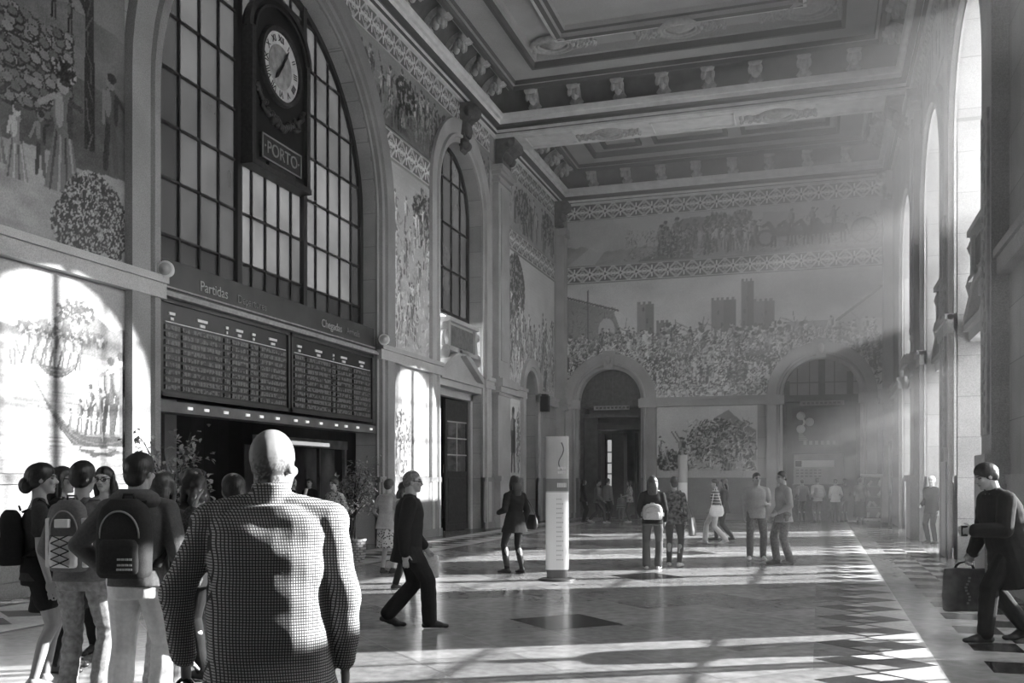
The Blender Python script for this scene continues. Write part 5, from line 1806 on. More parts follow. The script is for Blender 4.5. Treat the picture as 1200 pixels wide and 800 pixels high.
        pr = rg + [p for p in pr if p[0] < top_t - .01] + ([(.497, .085, .068)] if not open_neck else [])
        b.rings(self.torso(pr, loose * s))
        k = .93 if self.fem else 1.0
        ll = sl_loose if sl_loose is not None else loose
        for i in (0, 1):
            sh, el, wr_ = self.sho[i], self.elb[i], self.wri[i]
            b.cone(self.neck - self.U * .025 * s, .052 * s + loose * s * .4, sh, .048 * s * k + loose * s)
            b.cone(self.chest, .10 * s, sh - self.U * .04 * s, .055 * s)
            if sleeve == 'none': continue
            r = lambda q: q * s * k + ll * s
            if sleeve == 'short':
                b.limb([sh, sh.lerp(el, .55)], [r(.052), r(.050)])
            elif sleeve == 'half':
                b.limb([sh, el, el.lerp(wr_, .15)], [r(.052), r(.042), r(.042)])
            else:
                e2 = el.lerp(wr_, .94 * cuff)
                b.limb([sh, sh.lerp(el, .45), el, el.lerp(wr_, .35), e2], [r(.052), r(.048), r(.041), r(.038), r(.028)])
        if collar:
            n0 = self.neck - self.U * .005 * s
            b.rings([(n0 - self.U * .02 * s, self.R * .080 * s, self.F * .078 * s), (n0 + self.U * collar * s, self.R * .066 * s, self.F * .066 * s)], 2.2)
        f = folds(wr[0] * s, wr[1], wr[2], hash(self.label) % 7) if wr else None
        return b.skin(name, m, self.root, vox or self.vox, 4, f)

    def trousers(self, name, m, loose=.012, flare=.0, length=.96, wr=(.003, 30, 12), vox=None, rise=.09):
        s, b = self.s, Blob()
        pr = [(-.13, .150, .112)] + [p for p in self.tp() if -.05 < p[0] < rise] + [(rise, .150, .108)]
        pr = [(-.13, .150, .112), (-.03, .170 if self.fem else .160, .120), (.05, .160, .112), (rise, .150, .106)]
        b.rings(self.torso(pr, loose * s * .8))
        for i in (0, 1):
            hp, kn, an = self.hip[i], self.knee[i], self.ank[i]
            end = kn.lerp(an, length)
            b.limb([hp, hp.lerp(kn, .45), kn, kn.lerp(an, .35), end], [.086 * s + loose * s, .076 * s + loose * s, .056 * s + loose * s, .055 * s + loose * s + flare * .3, .044 * s + loose * s + flare])
        return b.skin(name, m, self.root, vox or self.vox, 4, folds(wr[0] * s, wr[1], wr[2], 1.3) if wr else None)

    def shorts(self, name, m, leg=.5, loose=.014):
        s, b = self.s, Blob()
        b.rings(self.torso([(-.14, .155, .115), (-.03, .170, .122), (.05, .160, .112), (.09, .150, .106)], loose * s))
        for i in (0, 1):
            e = self.hip[i].lerp(self.knee[i], leg)
            b.limb([self.hip[i], e], [.088 * s + loose * s, .080 * s + loose * s])
        return b.skin(name, m, self.root, self.vox, 4, folds(.002, 26, 16, .5))

    def skirt(self, name, m, hem_z, flare=.06, wr=(.006, 2, 46)):
        s, b = self.s, Blob()
        P = self.pel
        zc = (self.ank[0] + self.ank[1]) / 2
        bot = V(((P.x + zc.x) / 2, (P.y + zc.y) / 2, hem_z * s))
        rg = [(P + self.U * .10 * s, self.R * .135 * s, self.F * .105 * s), (P, self.R * .182 * s, self.F * .135 * s)]
        for q in (.35, .7, 1.0):
            c = P.lerp(bot, q)
            rg.append((c, V((1, 0, 0)) * (.19 + flare * q) * s, V((0, 1, 0)) * (.15 + flare * q) * s))
        b.rings(rg, 2.1, 30)
        return b.skin(name, m, self.root, self.vox, 2, folds(wr[0], wr[1], wr[2], .2))

    def shoes(self, m, sole=None, heel=0.0, boot=0.0):
        s = self.s
        for i in (0, 1):
            an, td = self.ank[i], self.toe[i]
            b = Blob()
            L_ = self.lift[i] * s
            g = V((an.x, an.y, 0))
            bl = g + td * .115 * s + V((0, 0, .034 * s)); tp = g + td * .175 * s + V((0, 0, .028 * s))
            hl = g - td * .045 * s + V((0, 0, .036 * s + L_))
            side = td.cross(UP)
            for p, r in ((hl, (.034, .045, .034)), (hl.lerp(bl, .5), (.034, .05, .034)), (bl, (.044, .06, .032)), (tp, (.036, .04, .026))):
                b.oball(p, Matrix((side, td, UP)).transposed(), tuple(q * s for q in r))
            b.cone(hl, .033 * s, bl, .032 * s); b.cone(an + V((0, 0, -.01)), .043 * s, bl + V((0, 0, .01)), .03 * s); b.cone(an, .043 * s, hl, .034 * s)
            if boot: b.cone(an, .046 * s, an.lerp(self.knee[i], boot), .062 * s)
            sh = b.skin('shoe', m, self.root, min(self.vox, .010), 3)
            # flatten underneath
            me = sh.data; n = len(me.vertices); co = np.empty(n * 3, np.float32); me.vertices.foreach_get('co', co); co = co.reshape(-1, 3)
            if L_ < .02: co[:, 2] = np.maximum(co[:, 2], .003)
            me.vertices.foreach_set('co', co.ravel()); me.update()

    def hair(self, m, style='short', length=.25, vol=1.0):
        s, b = self.s, Blob()
        H, S3 = self.hl, (lambda a: tuple(q * s * vol for q in a))
        TM = self.HM @ Matrix.Rotation(math.radians(24), 3, 'X')
        if style == 'fringe':
            b.oball(H(0, -.018, .040), TM, S3((.087, .106, .086))); b.oball(H(0, -.06, -.02), self.HM, S3((.072, .052, .075)))
        elif style == 'ring':                                       # balding: a band round the back and sides
            b.oball(H(0, -.035, -.005), self.HM, S3((.080, .078, .055)))
        else:
            b.oball(H(0, -.020, .038), TM, S3((.083, .104, .084))); b.oball(H(0, -.052, -.004), self.HM, S3((.076, .060, .076)))
            for sg in (-1, 1): b.oball(H(sg * .060, -.018, .014), self.HM, S3((.022, .046, .052)))
        if style in ('long', 'curly'):
            back = self.F * -.075 * s
            base = self.hl(0, -.055, -.02)
            rg = [(base, self.Hr * .085 * s * vol, self.Hf * .055 * s)]
            n = 4
            for k in range(1, n + 1):
                q = k / n
                c = base - UP * length * s * q - self.F * (.045 * math.sin(min(1, q * 1.6) * PI / 2)) * s
                rg.append((c, self.Hr * (.098 - .028 * q * q) * s * vol, self.Hf * (.05 - .018 * q) * s))
            b.rings(rg, 2.3)
            for sg in (-1, 1):
                b.limb([H(sg * .072, -.005, .03), H(sg * .080, .0, -.06), H(sg * .078, -.01, -.06 - length * .55)], [.028 * s * vol, .030 * s * vol, .020 * s])
        if style == 'bun':
            b.ball(H(0, -.115, -.05), S3((.055, .05, .06))); b.limb([H(0, -.08, -.03), H(0, -.12, -.06)], [.05 * s, .045 * s])
        if style == 'ponytail':
            b.limb([H(0, -.10, .02), H(0, -.15, -.02), H(0, -.16, -.12), H(0, -.13, -.22)], [.035 * s, .035 * s, .032 * s, .014 * s])
        if style == 'cap':
            b.oball(H(0, .07, .05), self.HM, S3((.065, .08, .015)))
        amp = .008 if style == 'curly' else .0016
        fr = 55 if style == 'curly' else 90
        hcx = np.array(self.hc)

        def strands(co):
            q = co - hcx
            a = np.arctan2(q[:, 0], q[:, 1] + 1e-6)
            if style == 'curly': return amp * (np.sin(fr * co[:, 0] + 20 * co[:, 2]) * np.sin(fr * co[:, 2]) + np.sin(fr * 1.3 * co[:, 1] + 9 * co[:, 2]))
            return amp * np.sin(41 * a + 6 * np.sin(9 * q[:, 2]))
        return b.skin('hair', m, self.root, self.vox, 3, strands)

    def world(self, v):
        return Matrix.Translation(self.root.location) @ Matrix.Rotation(self.root.rotation_euler.z, 4, 'Z') @ v


HAIR_K = mat('hair_black', .018, .42, .5, [(40, .5), (240, .4)])
HAIR_B = mat('hair_brown', .05, .4, .5, (40, .5))
HAIR_G = mat('hair_grey', .30, .5, .4, (40, .4))
CLOTH = lambda n, v, sc=60, am=.15: mat('cloth_' + n, v, .85, .15, [(sc, am), (5, .12)], (140, .12))
LEATHER = mat('leather_black', .02, .4, .5, (20, .3))
RUBBER = mat('shoe_black', .02, .45, .5)
SHOE_W = mat('shoe_pale', .5, .5, .4, (15, .3))


def backpack(P, label, m_body, m_pocket, w=.30, h=.44, d=.17, style='plain', group=None, drop=0.0):
    """rucksack on a person's back: body, pockets, straps"""
    s = P.s
    off = (.092 if P.fem else .112) * s + .006
    t = thing('backpack', label, 'backpack', (0, 0, 0), 0, group)
    base = P.pel + P.U * (.02 - drop) * s - P.F * off
    M4 = Matrix((P.R, P.F, P.U)).transposed().to_4x4(); M4.translation = base
    t.matrix_world = Matrix.Translation(P.root.location) @ Matrix.Rotation(P.root.rotation_euler.z, 4, 'Z') @ M4
    b = Blob()
    b.rings([(V((0, -d * .5, z)), V((w / 2 * a, 0, 0)), V((0, d / 2 * c_, 0))) for z, a, c_ in ((0, .86, .8), (.03, .97, .96), (h * .3, 1, 1), (h * .7, .97, .92), (h * .9, .8, .74), (h, .5, .45))], 3.2, 28)
    b.skin('pack_body', m_body, t, .010, 5, folds(.004, 22, 20, 1.0))
    b = Blob()
    b.rings([(V((0, -d * .96, z)), V((w / 2 * a, 0, 0)), V((0, .04 * c_, 0))) for z, a, c_ in ((h * .06, .66, .7), (h * .1, .74, 1), (h * .42, .72, 1), (h * .50, .6, .6))], 3.2, 24)
    b.skin('front_pocket', m_pocket, t, .009, 4, folds(.002, 40, 30, 2.0))
    b = MB(); b.tube([(w * .36 * math.sin(a), -d * .80 - .03 * math.cos(a * .5), h * .55 + h * .30 * math.cos(a)) for a in [-1.7 + .2 * k for k in range(18)]], .006, 6)
    b.build('zip', mat('zip', .3, .4, .5), t)
    if style == 'laced':
        b = MB()
        yv = -d * .96 - .048
        for k in range(4):
            z0, z1 = h * .08 + k * h * .11, h * .08 + (k + 1) * h * .11
            for sg in (-1, 1): b.tube([(sg * w * .24, yv, z0), (-sg * w * .24, yv - .004, z1)], .0045, 6)
        b.build('elastic_cord', BLACK, t)
        MB().bbox(-.05, .05, -d - .03, -d + .02, h * .62, h * .74, .006).build('badge', WHITE, t)
        for sg in (-1, 1): MB().bbox(sg * w * .47 - .025, sg * w * .47 + .025, -d * .8, -d * .2, .03, h * .75, .012).build('side_panel', m_pocket, t)
    if style == 'logo':
        b = MB()
        y = -d * .96 - .046
        for r_ in range(2):
            for k in range(4): b.box(.01 + k * .024, .028 + k * .024, y - .003, y + .006, h * .17 + r_ * .035, h * .195 + r_ * .035)
        for k in range(6): b.box(.006 + k * .017, .018 + k * .017, y - .003, y + .006, h * .115, h * .14)
        b.build('printed_mark', mat('print_pale', .5, .5, .3), t)
    for sg in (-1, 1):                                               # shoulder straps
        b = MB(); pts = []
        iM = M4.inverted()
        sh = P.sho[0 if sg == -1 else 1].lerp(P.neck, .42)
        top_ = iM @ (sh + P.U * .052 * s)
        fr = iM @ (sh + P.F * .115 * s - P.U * .04 * s); fl = iM @ (P.pel + P.U * .24 * s + P.R * sg * .175 * s * P.w + P.F * .08 * s)
        pts = [V((sg * w * .22, -.02, h * .95)), V((sg * w * .24, .04, h * 1.02)), top_, fr, fl, V((sg * w * .5, -.02, .06))]
        rows = []
        for i, p in enumerate(pts):
            tn = (pts[min(i + 1, 5)] - pts[max(i - 1, 0)]).normalized(); wd = V((1, 0, 0)); wd = (wd - tn * wd.dot(tn)).normalized(); nn = tn.cross(wd)
            rows.append([p + wd * .028 + nn * .006, p + wd * .028 - nn * .006, p - wd * .028 - nn * .006, p - wd * .028 + nn * .006])
        b.grid(rows, True, True, 0, True); b.build('strap', m_body, t)
    MB().tube([(-.04, -.03, h * .98), (-.03, -.04, h * 1.06), (.03, -.04, h * 1.06), (.04, -.03, h * .98)], .009, 6).build('grab_loop', m_body, t)
    return t


def carried_bag(label, loc, rz, w, d, h, m, kind='tote', handle=.12, crumple=.004, cat='bag', name='shopping_bag'):
    """soft bag: body plus two handles, loc = middle of the bottom"""
    t = thing(name, label, cat, loc, rz)
    b = Blob()
    b.rings([(V((0, 0, z)), V((w / 2 * a, 0, 0)), V((0, d / 2 * c_, 0))) for z, a, c_ in ((0, .92, .85), (.02, 1, 1), (h * .5, 1.02, .95), (h * .9, 1, .6), (h, .97, .42))], 3.4, 28)
    b.skin('bag_body', m, t, .010, 3, folds(crumple, 24, 22, 4.0))
    for sg in (-1, 1):
        MB().tube([(w * .22 * math.cos(a), sg * d * .10, h - .01 + handle * math.sin(a)) for a in [PI * k / 12 for k in range(13)]], .007, 7).build('handle', m if kind != 'dark' else BLACK, t)
    return t


def sling_bag(P, label, sg, w, d, h, m, dz=0.0, back=-.02):
    """bag on a long strap from the shoulder, hanging at the hip (sg = -1 left, 1 right)"""
    s = P.s
    c = P.pel + P.R * sg * (.215 * P.w + .085 + d / 2) * s + V((0, back, -.04 + dz))
    M = Matrix.Translation(P.root.location) @ Matrix.Rotation(P.root.rotation_euler.z, 4, 'Z') @ Matrix.Translation(c - V((0, 0, h * .5))) @ Matrix.Rotation(PI / 2, 4, 'Z')
    t = thing('shoulder_bag', label, 'bag')
    t.matrix_world = M
    b = Blob()
    b.rings([(V((0, 0, z)), V((w / 2 * a, 0, 0)), V((0, d / 2 * e, 0))) for z, a, e in ((0, .55, .6), (h * .06, .82, .9), (h * .3, 1, 1), (h * .7, .94, .8), (h, .8, .35))], 2.6, 26)
    b.skin('bag_body', m, t, .010, 4, folds(.006, 20, 22, 2.0))
    iM = (Matrix.Translation(c - V((0, 0, h * .5))) @ Matrix.Rotation(PI / 2, 4, 'Z')).inverted()
    sh = P.sho[0 if sg == -1 else 1].lerp(P.neck, .30) + P.U * .075 * s
    top_ = iM @ sh
    for e in (-1, 1):
        MB().tube([(e * w * .36, 0, h * .95), (e * w * .22 + top_.x * .4, top_.y * .35, h + (top_.z - h) * .45), (top_.x + e * .02, top_.y, top_.z)], .008, 6).build('strap', m, t)
    return t
# ------------------------------------------------------------------ who is in the hall
def check_hook(N, L, tc, math_, val):
    sx = N.new('ShaderNodeSeparateXYZ'); L.new(tc.outputs['Object'], sx.inputs[0])
    w = math_('ADD', math_('MULTIPLY', sx.outputs[0], 92.0), math_('MULTIPLY', sx.outputs[1], 60.0))
    a = math_('LESS_THAN', math_('FRACT', w, 0), .36)
    c = math_('LESS_THAN', math_('FRACT', math_('MULTIPLY', sx.outputs[2], 94.0), 0), .36)
    m = math_('MAXIMUM', a, c)
    return math_('ADD', math_('MULTIPLY', m, -.50), .58)


CHECK = mat('checked_cotton', .5, .85, .15, None, (120, .1), hook=check_hook)

JEANS = CLOTH('jeans', .17, 30, .3)
JEANS_L = CLOTH('faded_jeans', .30, 26, .35)
BLACKC = CLOTH('black', .016)
DARK = CLOTH('dark', .045)
GREYC = CLOTH('grey', .16)
PALE = CLOTH('pale', .50)
WHITEC = CLOTH('white', .78, 40, .06)


def flower_hook(N, L, tc, math_, val):
    v = N.new('ShaderNodeTexVoronoi'); v.inputs['Scale'].default_value = 26; L.new(tc.outputs['Object'], v.inputs['Vector'])
    return math_('ADD', math_('MULTIPLY', math_('GREATER_THAN', v.outputs['Distance'], .38), .42), .08)


FLORAL = mat('floral_cotton', .3, .85, .15, None, None, hook=flower_hook)


def stripe_hook(N, L, tc, math_, val):
    sx = N.new('ShaderNodeSeparateXYZ'); L.new(tc.outputs['Object'], sx.inputs[0])
    return math_('ADD', math_('MULTIPLY', math_('GREATER_THAN', math_('FRACT', math_('MULTIPLY', sx.outputs[2], 14.0), 0), .5), .35), .06)


STRIPE = mat('striped_cotton', .3, .85, .15, None, None, hook=stripe_hook)

# --- man in the checked shirt, nearest the camera
p = Person('bald man in a checked shirt seen from behind, nearest the camera', pos(317, 3.62), 2, 1.845, nod=.03, yaw=-.30, feet=((-.13, 0, 8, 0), (.13, 0, -8, 0)),
           hands=((.115, .06, -.50, (-.9, -.6, 0)), (.05, .06, -.52, (.6, -1, 0))), vox=.0075, build=1.08, bald=True, skin=mat('skin_tan', .27, .5, .35, (30, .06), attr='Col'), curl=(.6, .4), short_neck=.034)
p.top('shirt', CHECK, 'long', -.20, .030, .035, boxy=(.172, .125), wr=(.0065, 13, 17), collar=.062, vox=.0075, cuff=.95, sl_loose=.016)
p.trousers('trousers', DARK, .016); p.shoes(RUBBER)
w_ = p.world(p.wri[0])
carried_bag('small dark bag hanging from the left hand of the man in the checked shirt', (w_.x, w_.y, w_.z - .37), TH + .2, .20, .12, .22, LEATHER, 'dark', .09, cat='bag', name='hand_bag')

# --- the students
p = Person('girl with a dark bun, short sleeved dark dress and bare legs, leftmost of the students', pos(45, 7.45), -62, 1.75, True, feet=((-.09, .05, 6, 0), (.10, -.04, -10, 0)),
           hands=((.05, .04, -.53), (.05, .06, -.53)), vox=.0075, yaw=-.05)
p.top('dress_top', DARK, 'short', -.10, .012, .01, open_neck=True); p.shorts('shorts', BLACKC, .55); p.shoes(SHOE_W); p.hair(HAIR_K, 'bun', vol=1.08)
backpack(p, 'black rucksack on the back of the girl with the bun', BLACKC, BLACKC, .30, .42, .19)
p = Person('girl in sunglasses with a long dark coat, between the bun girl and the white rucksack', pos(70, 8.15), -78, 1.74, True, vox=.009, hands=((.05, .05, -.52), (.03, .10, -.50)))
p.top('coat', BLACKC, 'long', -.42, .03, .06); p.trousers('trousers', BLACKC); p.shoes(RUBBER); p.hair(HAIR_K, 'long', .26)
b = MB()
for sg in (-1, 1): b.ell(p.hl(sg * .034, .088, .004), .028 * p.s, .012, .022 * p.s, 12, 8)
b.tube([p.hl(-.07, .03, .012), p.hl(-.06, .08, .01), p.hl(.06, .08, .01), p.hl(.07, .03, .012)], .004, 6)
b.build('sunglasses', BLACK, p.root)
b = MB(); b.tube([p.neck + p.F * .09 + p.R * .02, p.chest + p.F * .16 + p.R * .0, p.waist + p.F * .17 - p.R * .02], [.03, .035, .03], 8); b.build('scarf', WHITEC, p.root)
p = Person('student in a grey t-shirt and faded jeans wearing the white rucksack', pos(97, 6.95), -4, 1.76, True, vox=.0085, build=1.06, feet=((-.13, .02, 8, 0), (.12, -.02, -14, 0)), hands=((.05, .16, -.42), (.05, .16, -.42)))
p.top('t_shirt', GREYC, 'long', -.06, .016, .01); p.trousers('jeans', JEANS_L, .014, .01, wr=(.005, 46, 10)); p.shoes(RUBBER); p.hair(HAIR_K, 'short', vol=1.02)
backpack(p, 'white and grey rucksack with criss-cross elastic cord on the student in faded jeans', GREYC, WHITEC, .27, .50, .16, 'laced')
p = Person('girl in glasses with long dark hair facing the camera, deep in the student group', pos(124, 9.0), 178, 1.75, True, vox=.0075, nod=.06, hands=((.05, .2, -.40), (.06, .08, -.52)))
p.top('vest', CLOTH('heather', .22), 'none', -.10, .012, .01, open_neck=True); p.trousers('jeans', BLACKC); p.shoes(RUBBER); p.hair(HAIR_K, 'long', .24)
b = MB()
for sg in (-1, 1): b.tube([p.hl(sg * .033 + .024 * math.cos(a), .094, .003 + .017 * math.sin(a)) for a in [2 * PI * k / 16 for k in range(17)]], .0032, 6)
b.tube([p.hl(-.010, .096, .006), p.hl(.010, .096, .006)], .003, 6)
for sg in (-1, 1): b.tube([p.hl(sg * .056, .09, .008), p.hl(sg * .078, .0, .01)], .003, 6)
b.build('glasses', BLACK, p.root)
q = pos(127, 7.3)
carried_bag('white plastic carrier bag hanging between the students, low beside the white trousers', (q.x, q.y, .22), TH, .17, .12, .46, WHITEC, handle=.14, crumple=.008)
p = Person('student in a hooded jacket and white trousers with a dark rucksack', pos(161, 6.35), 0, 1.795, vox=.0085, feet=((-.13, .0, 10, 0), (.13, .03, -6, 0)), hands=((.08, .12, -.40, (-1, -.6, 0)), (.05, .16, -.42)), yaw=-.25)
p.top('hooded_jacket', CLOTH('khaki', .12), 'long', -.05, .026, .01, wr=(.005, 18, 16), sl_loose=.022); p.trousers('trousers', WHITEC, .022, .012, wr=(.005, 22, 10)); p.shoes(SHOE_W); p.hair(HAIR_K, 'fringe', vol=1.06)
b = Blob(); b.rings([(p.neck - p.F * .055 + p.U * z, p.R * a, p.F * c_) for z, a, c_ in ((-.07, .15, .07), (-.03, .17, .09), (.02, .15, .085), (.05, .10, .06))], 2.2); b.skin('hood', CLOTH('khaki', .12), p.root, .009, 4, folds(.004, 20, 18))
backpack(p, 'dark rucksack with a small pale printed mark on the student in white trousers', CLOTH('pack_dark', .035), CLOTH('pack_dark', .035), .34, .50, .21, 'logo')
p = Person('girl with long straight hair and faded jeans, right of the white trousers', pos(190, 7.2), -12, 1.69, True, vox=.0085, hands=((.05, .14, -.42), (.05, .14, -.44)))
p.top('jacket', DARK, 'long', -.10, .022, .02); p.trousers('jeans', JEANS_L, .013, .006, wr=(.005, 46, 10)); p.shoes(RUBBER); p.hair(HAIR_B, 'long', .20)
backpack(p, 'slouching black rucksack on the girl with long straight hair', BLACKC, BLACKC, .31, .48, .18, drop=.05)
p = Person('girl with curly black hair and black clothes at the right end of the student group', pos(226, 7.7), 62, 1.70, True, vox=.009, hands=((.04, .18, -.40), (.05, .1, -.5)))
p.top('jacket', BLACKC, 'long', -.16, .022, .02); p.trousers('trousers', BLACKC); p.shoes(RUBBER); p.hair(HAIR_K, 'curly', .26, 1.12)
p = Person('dark haired person raising a hand, half hidden by the man in the checked shirt', pos(274, 6.5), 15, 1.665, vox=.0075, hands=((.10, .20, .10, (-.8, .3, -1)), None), curl=(.12, .3), yaw=.3)
p.top('jacket', CLOTH('tweed', .08, 90, .6), 'long', -.12, .02, .02); p.trousers('trousers', BLACKC); p.shoes(RUBBER); p.hair(HAIR_K, 'short')

# --- middle distance
f = floor_at(392, 661)
p = Person('person in a floral top and dark trousers standing in front of the potted fig tree', f, 150, 1.66, True, vox=.012, hands=((.02, .16, -.34), (.03, .18, -.36)))
p.top('floral_top', FLORAL, 'half', -.12, .018, .02); p.trousers('trousers', BLACKC); p.shoes(RUBBER); p.hair(HAIR_B, 'short', vol=1.1)
f = floor_at(453, 672)
p = Person('elderly woman in a pale blouse and patterned skirt leaning on a walking stick', f, -30, 1.64, True, lean=.06, vox=.011, build=1.12, hands=((.10, .16, -.40), (.06, .06, -.50)), feet=((-.09, .0, 6, 0), (.09, .06, -6, 0)))
p.top('blouse', CLOTH('blouse', .36), 'short', -.14, .02, .03); p.skirt('skirt', mat('patterned_skirt', .2, .85, .15, None, None, hook=flower_hook), .48, .03); p.shoes(RUBBER); p.hair(HAIR_B, 'short', vol=1.08)
wv = p.world(p.wri[0] + p.hdir[0] * .07)
t = thing('walking_stick', 'thin dark walking stick held by the woman in the patterned skirt', 'walking stick', (wv.x, wv.y, 0))
MB().tube([(0, 0, .02), (0, 0, wv.z - .02), (.01, .02, wv.z + .015), (.02, .06, wv.z + .02), (.03, .10, wv.z)], .011, 8).build('shaft', WOOD_D, t); MB().lathe([(.017, 0), (.015, .04)], n=10).build('ferrule', RUBBER, t)
f = floor_at(471, 690)
p = Person('woman in a light cardigan and dark trousers beside the walking man', f, -60, 1.60, True, vox=.011, hands=((.05, .1, -.5), (.04, .16, -.46)), feet=((-.08, -.08, 6, 0), (.08, .14, -6, 0)))
p.top('cardigan', CLOTH('cardigan', .27), 'long', -.14, .018, .02); p.trousers('trousers', BLACKC); p.shoes(RUBBER); p.hair(HAIR_K, 'long', .14)
f = floor_at(486, 735)
p = Person('man in black walking to the right with glasses and cropped grey hair', f, -84, 1.755, lean=.05, vox=.0085, feet=((-.06, -.30, 4, .06), (.08, .16, -4, 0)), hands=((.06, .16, -.48), (.04, -.05, -.53)), drop=.03, build=1.04)
p.top('jacket', BLACKC, 'long', -.20, .032, .03, collar=.02, boxy=(.165, .122)); p.trousers('trousers', BLACKC, .030, .012); p.shoes(RUBBER); p.hair(mat('hair_iron', .13, .5, .4, (40, .4)), 'short', vol=.97)
b = MB(); b.tube([p.hl(.078, .0, .01), p.hl(.06, .085, .008), p.hl(0, .098, .006), p.hl(-.06, .085, .008), p.hl(-.078, 0, .01)], .0035, 6)
for sg in (-1, 1): b.tube([p.hl(sg * .033 + .023 * math.cos(a), .095, .0 + .018 * math.sin(a)) for a in [2 * PI * k / 14 for k in range(15)]], .0035, 6)
b.build('glasses', BLACK, p.root)
wv = p.world(p.wri[0])
carried_bag('pale crumpled shopping bag carried by the walking man in black', (wv.x + .02, wv.y + .05, wv.z - .36), TH + .3, .26, .14, .26, CLOTH('bag_pale', .45), handle=.07, crumple=.012)
f = floor_at(606, 672)
p = Person('woman in dark silhouette with boots and a shoulder bag, left of the information pillar', f, 35, 1.70, True, vox=.010, hands=((.08, .16, -.30), (.05, .05, -.50)), feet=((-.13, .12, 20, 0), (.09, -.03, -4, 0)), lean=-.02)
p.top('jacket', BLACKC, 'long', -.22, .022, .04); p.trousers('leggings', BLACKC, .004); p.shoes(RUBBER, boot=.5); p.hair(HAIR_K, 'long', .22)
wv = p.world(p.pel + p.R * .27 + p.U * -.06)
sling_bag(p, 'black shoulder bag on the hip of the dark silhouette woman', 1, .30, .12, .26, LEATHER)
f = floor_at(764, 667)
p = Person('woman with long brown hair and dark trousers, a pale bag low on her back', f, -8, 1.70, True, vox=.010, feet=((-.10, .0, 6, 0), (.12, .02, -12, 0)), hands=((.04, .14, -.40), (.06, .1, -.48)), build=1.05)
p.top('jacket', BLACKC, 'long', -.10, .018, .01); p.trousers('trousers', CLOTH('slate', .10), .014, .02); p.shoes(SHOE_W); p.hair(HAIR_B, 'long', .28)
backpack(p, 'pale soft rucksack worn low on the back of the woman with long brown hair', PALE, PALE, .36, .28, .15, drop=.04)
f = floor_at(790, 664)
p = Person('woman in patterned jacket and slim trousers, beside the woman with long brown hair', f, -22, 1.68, True, vox=.010, hands=((.04, .1, -.46), (.06, .02, -.48)), yaw=.5)
p.top('jacket', CLOTH('print', .12, 18, .9), 'long', -.12, .018, .02); p.trousers('trousers', CLOTH('charcoal', .08), .006); p.shoes(SHOE_W); p.hair(HAIR_B, 'fringe')
wv = p.world(p.wri[1] + p.R * .09)
sling_bag(p, 'slack grey shoulder bag at the side of the woman in the patterned jacket', 1, .34, .12, .34, CLOTH('bag_grey', .2), -.12)
f = floor_at(839, 637)
p = Person('woman in a striped top and pale trousers walking to the left with a white bag', f, 80, 1.68, True, vox=.012, feet=((-.07, -.25, 4, .05), (.07, .28, -4, 0)), drop=.035, hands=((.04, .12, -.44), (.05, .02, -.46)))
p.top('striped_top', STRIPE, 'long', -.14, .018, .02); p.trousers('trousers', PALE, .012, .02); p.shoes(SHOE_W); p.hair(HAIR_K, 'fringe')
wv = p.world(p.pel - p.F * .02 - p.R * .25)
sling_bag(p, 'white shoulder bag of the woman walking in the striped top', -1, .36, .13, .28, WHITEC)
f = pos(849, 25.6)
p = Person('dark haired companion in dark clothes walking behind the woman in the striped top', f, 75, 1.70, True, vox=.012, feet=((-.07, -.2, 4, .04), (.07, .22, -4, 0)), drop=.03)
p.top('coat', DARK, 'long', -.16, .018, .02); p.trousers('trousers', DARK); p.shoes(RUBBER); p.hair(HAIR_K, 'long', .2, 1.05)
f = floor_at(887, 656)
p = Person('man in pale short sleeved shirt and jeans, left of two men standing together', f, 172, 1.77, vox=.010, hands=((-.02, .26, -.26), (.05, .08, -.50)), feet=((-.12, .0, 10, 0), (.14, .02, -14, 0)), yaw=.25)
p.top('shirt', CLOTH('shirt_pale', .36), 'short', -.12, .022, .02, collar=.02); p.trousers('jeans', JEANS, .016, .006); p.shoes(SHOE_W); p.hair(HAIR_K, 'short')
f = floor_at(919, 661)
p = Person('man in a long grey shirt seen side-on, right of two men standing together', f, 100, 1.79, vox=.010, hands=((.02, .2, -.40), (.03, .1, -.48)), feet=((-.12, -.06, 6, 0), (.1, .1, -18, 0)), lean=.03, yaw=.1)
p.top('shirt', CLOTH('shirt_grey', .30), 'long', -.16, .02, .02); p.trousers('jeans', JEANS, .018, .012); p.shoes(mat('shoe_grey', .14, .5, .4, (15, .3))); p.hair(HAIR_K, 'short')

# --- by the far right arch
far = [
    (958, 36.6, 6, 1.70, False, PALE, JEANS, HAIR_B, 'short', 'person with a round pale pack at the left end of the queue under the poster', 0),
    (979, 36.2, -6, 1.66, True, WHITEC, DARK, HAIR_K, 'short', 'person in a white flapping top in the queue under the poster', 0),
    (990, 36.9, 20, 1.68, False, GREYC, JEANS, HAIR_K, 'short', 'person in a grey top waiting second from the right in the queue under the poster', 0),
    (1008, 35.9, -30, 1.70, True, CLOTH('mid', .24), BLACKC, HAIR_B, 'short', 'woman in a long black skirt at the right end of the queue under the poster', 1),
    (940, 37.4, 12, 1.66, False, GREYC, DARK, HAIR_K, 'short', 'hazy person in grey at the far counter, just left of the queue', 0),
]
for px, d_, fc, h_, fem, tm, bm_, hm, hs, lab, sk in far:
    p = Person(lab, pos(px, d_), fc, h_, fem, vox=.015, fingers=False, hands=((.03, .14, -.40), (.04, .16, -.42)))
    p.top('top', tm, 'long', -.12, .02, .02, wr=None)
    if sk: p.skirt('skirt', bm_, .25, .06)
    else: p.trousers('trousers', bm_, wr=None)
    p.shoes(RUBBER); p.hair(hm, hs)
    if px == 958: backpack(p, 'round pale rucksack in the queue under the poster', PALE, PALE, .34, .40, .18)
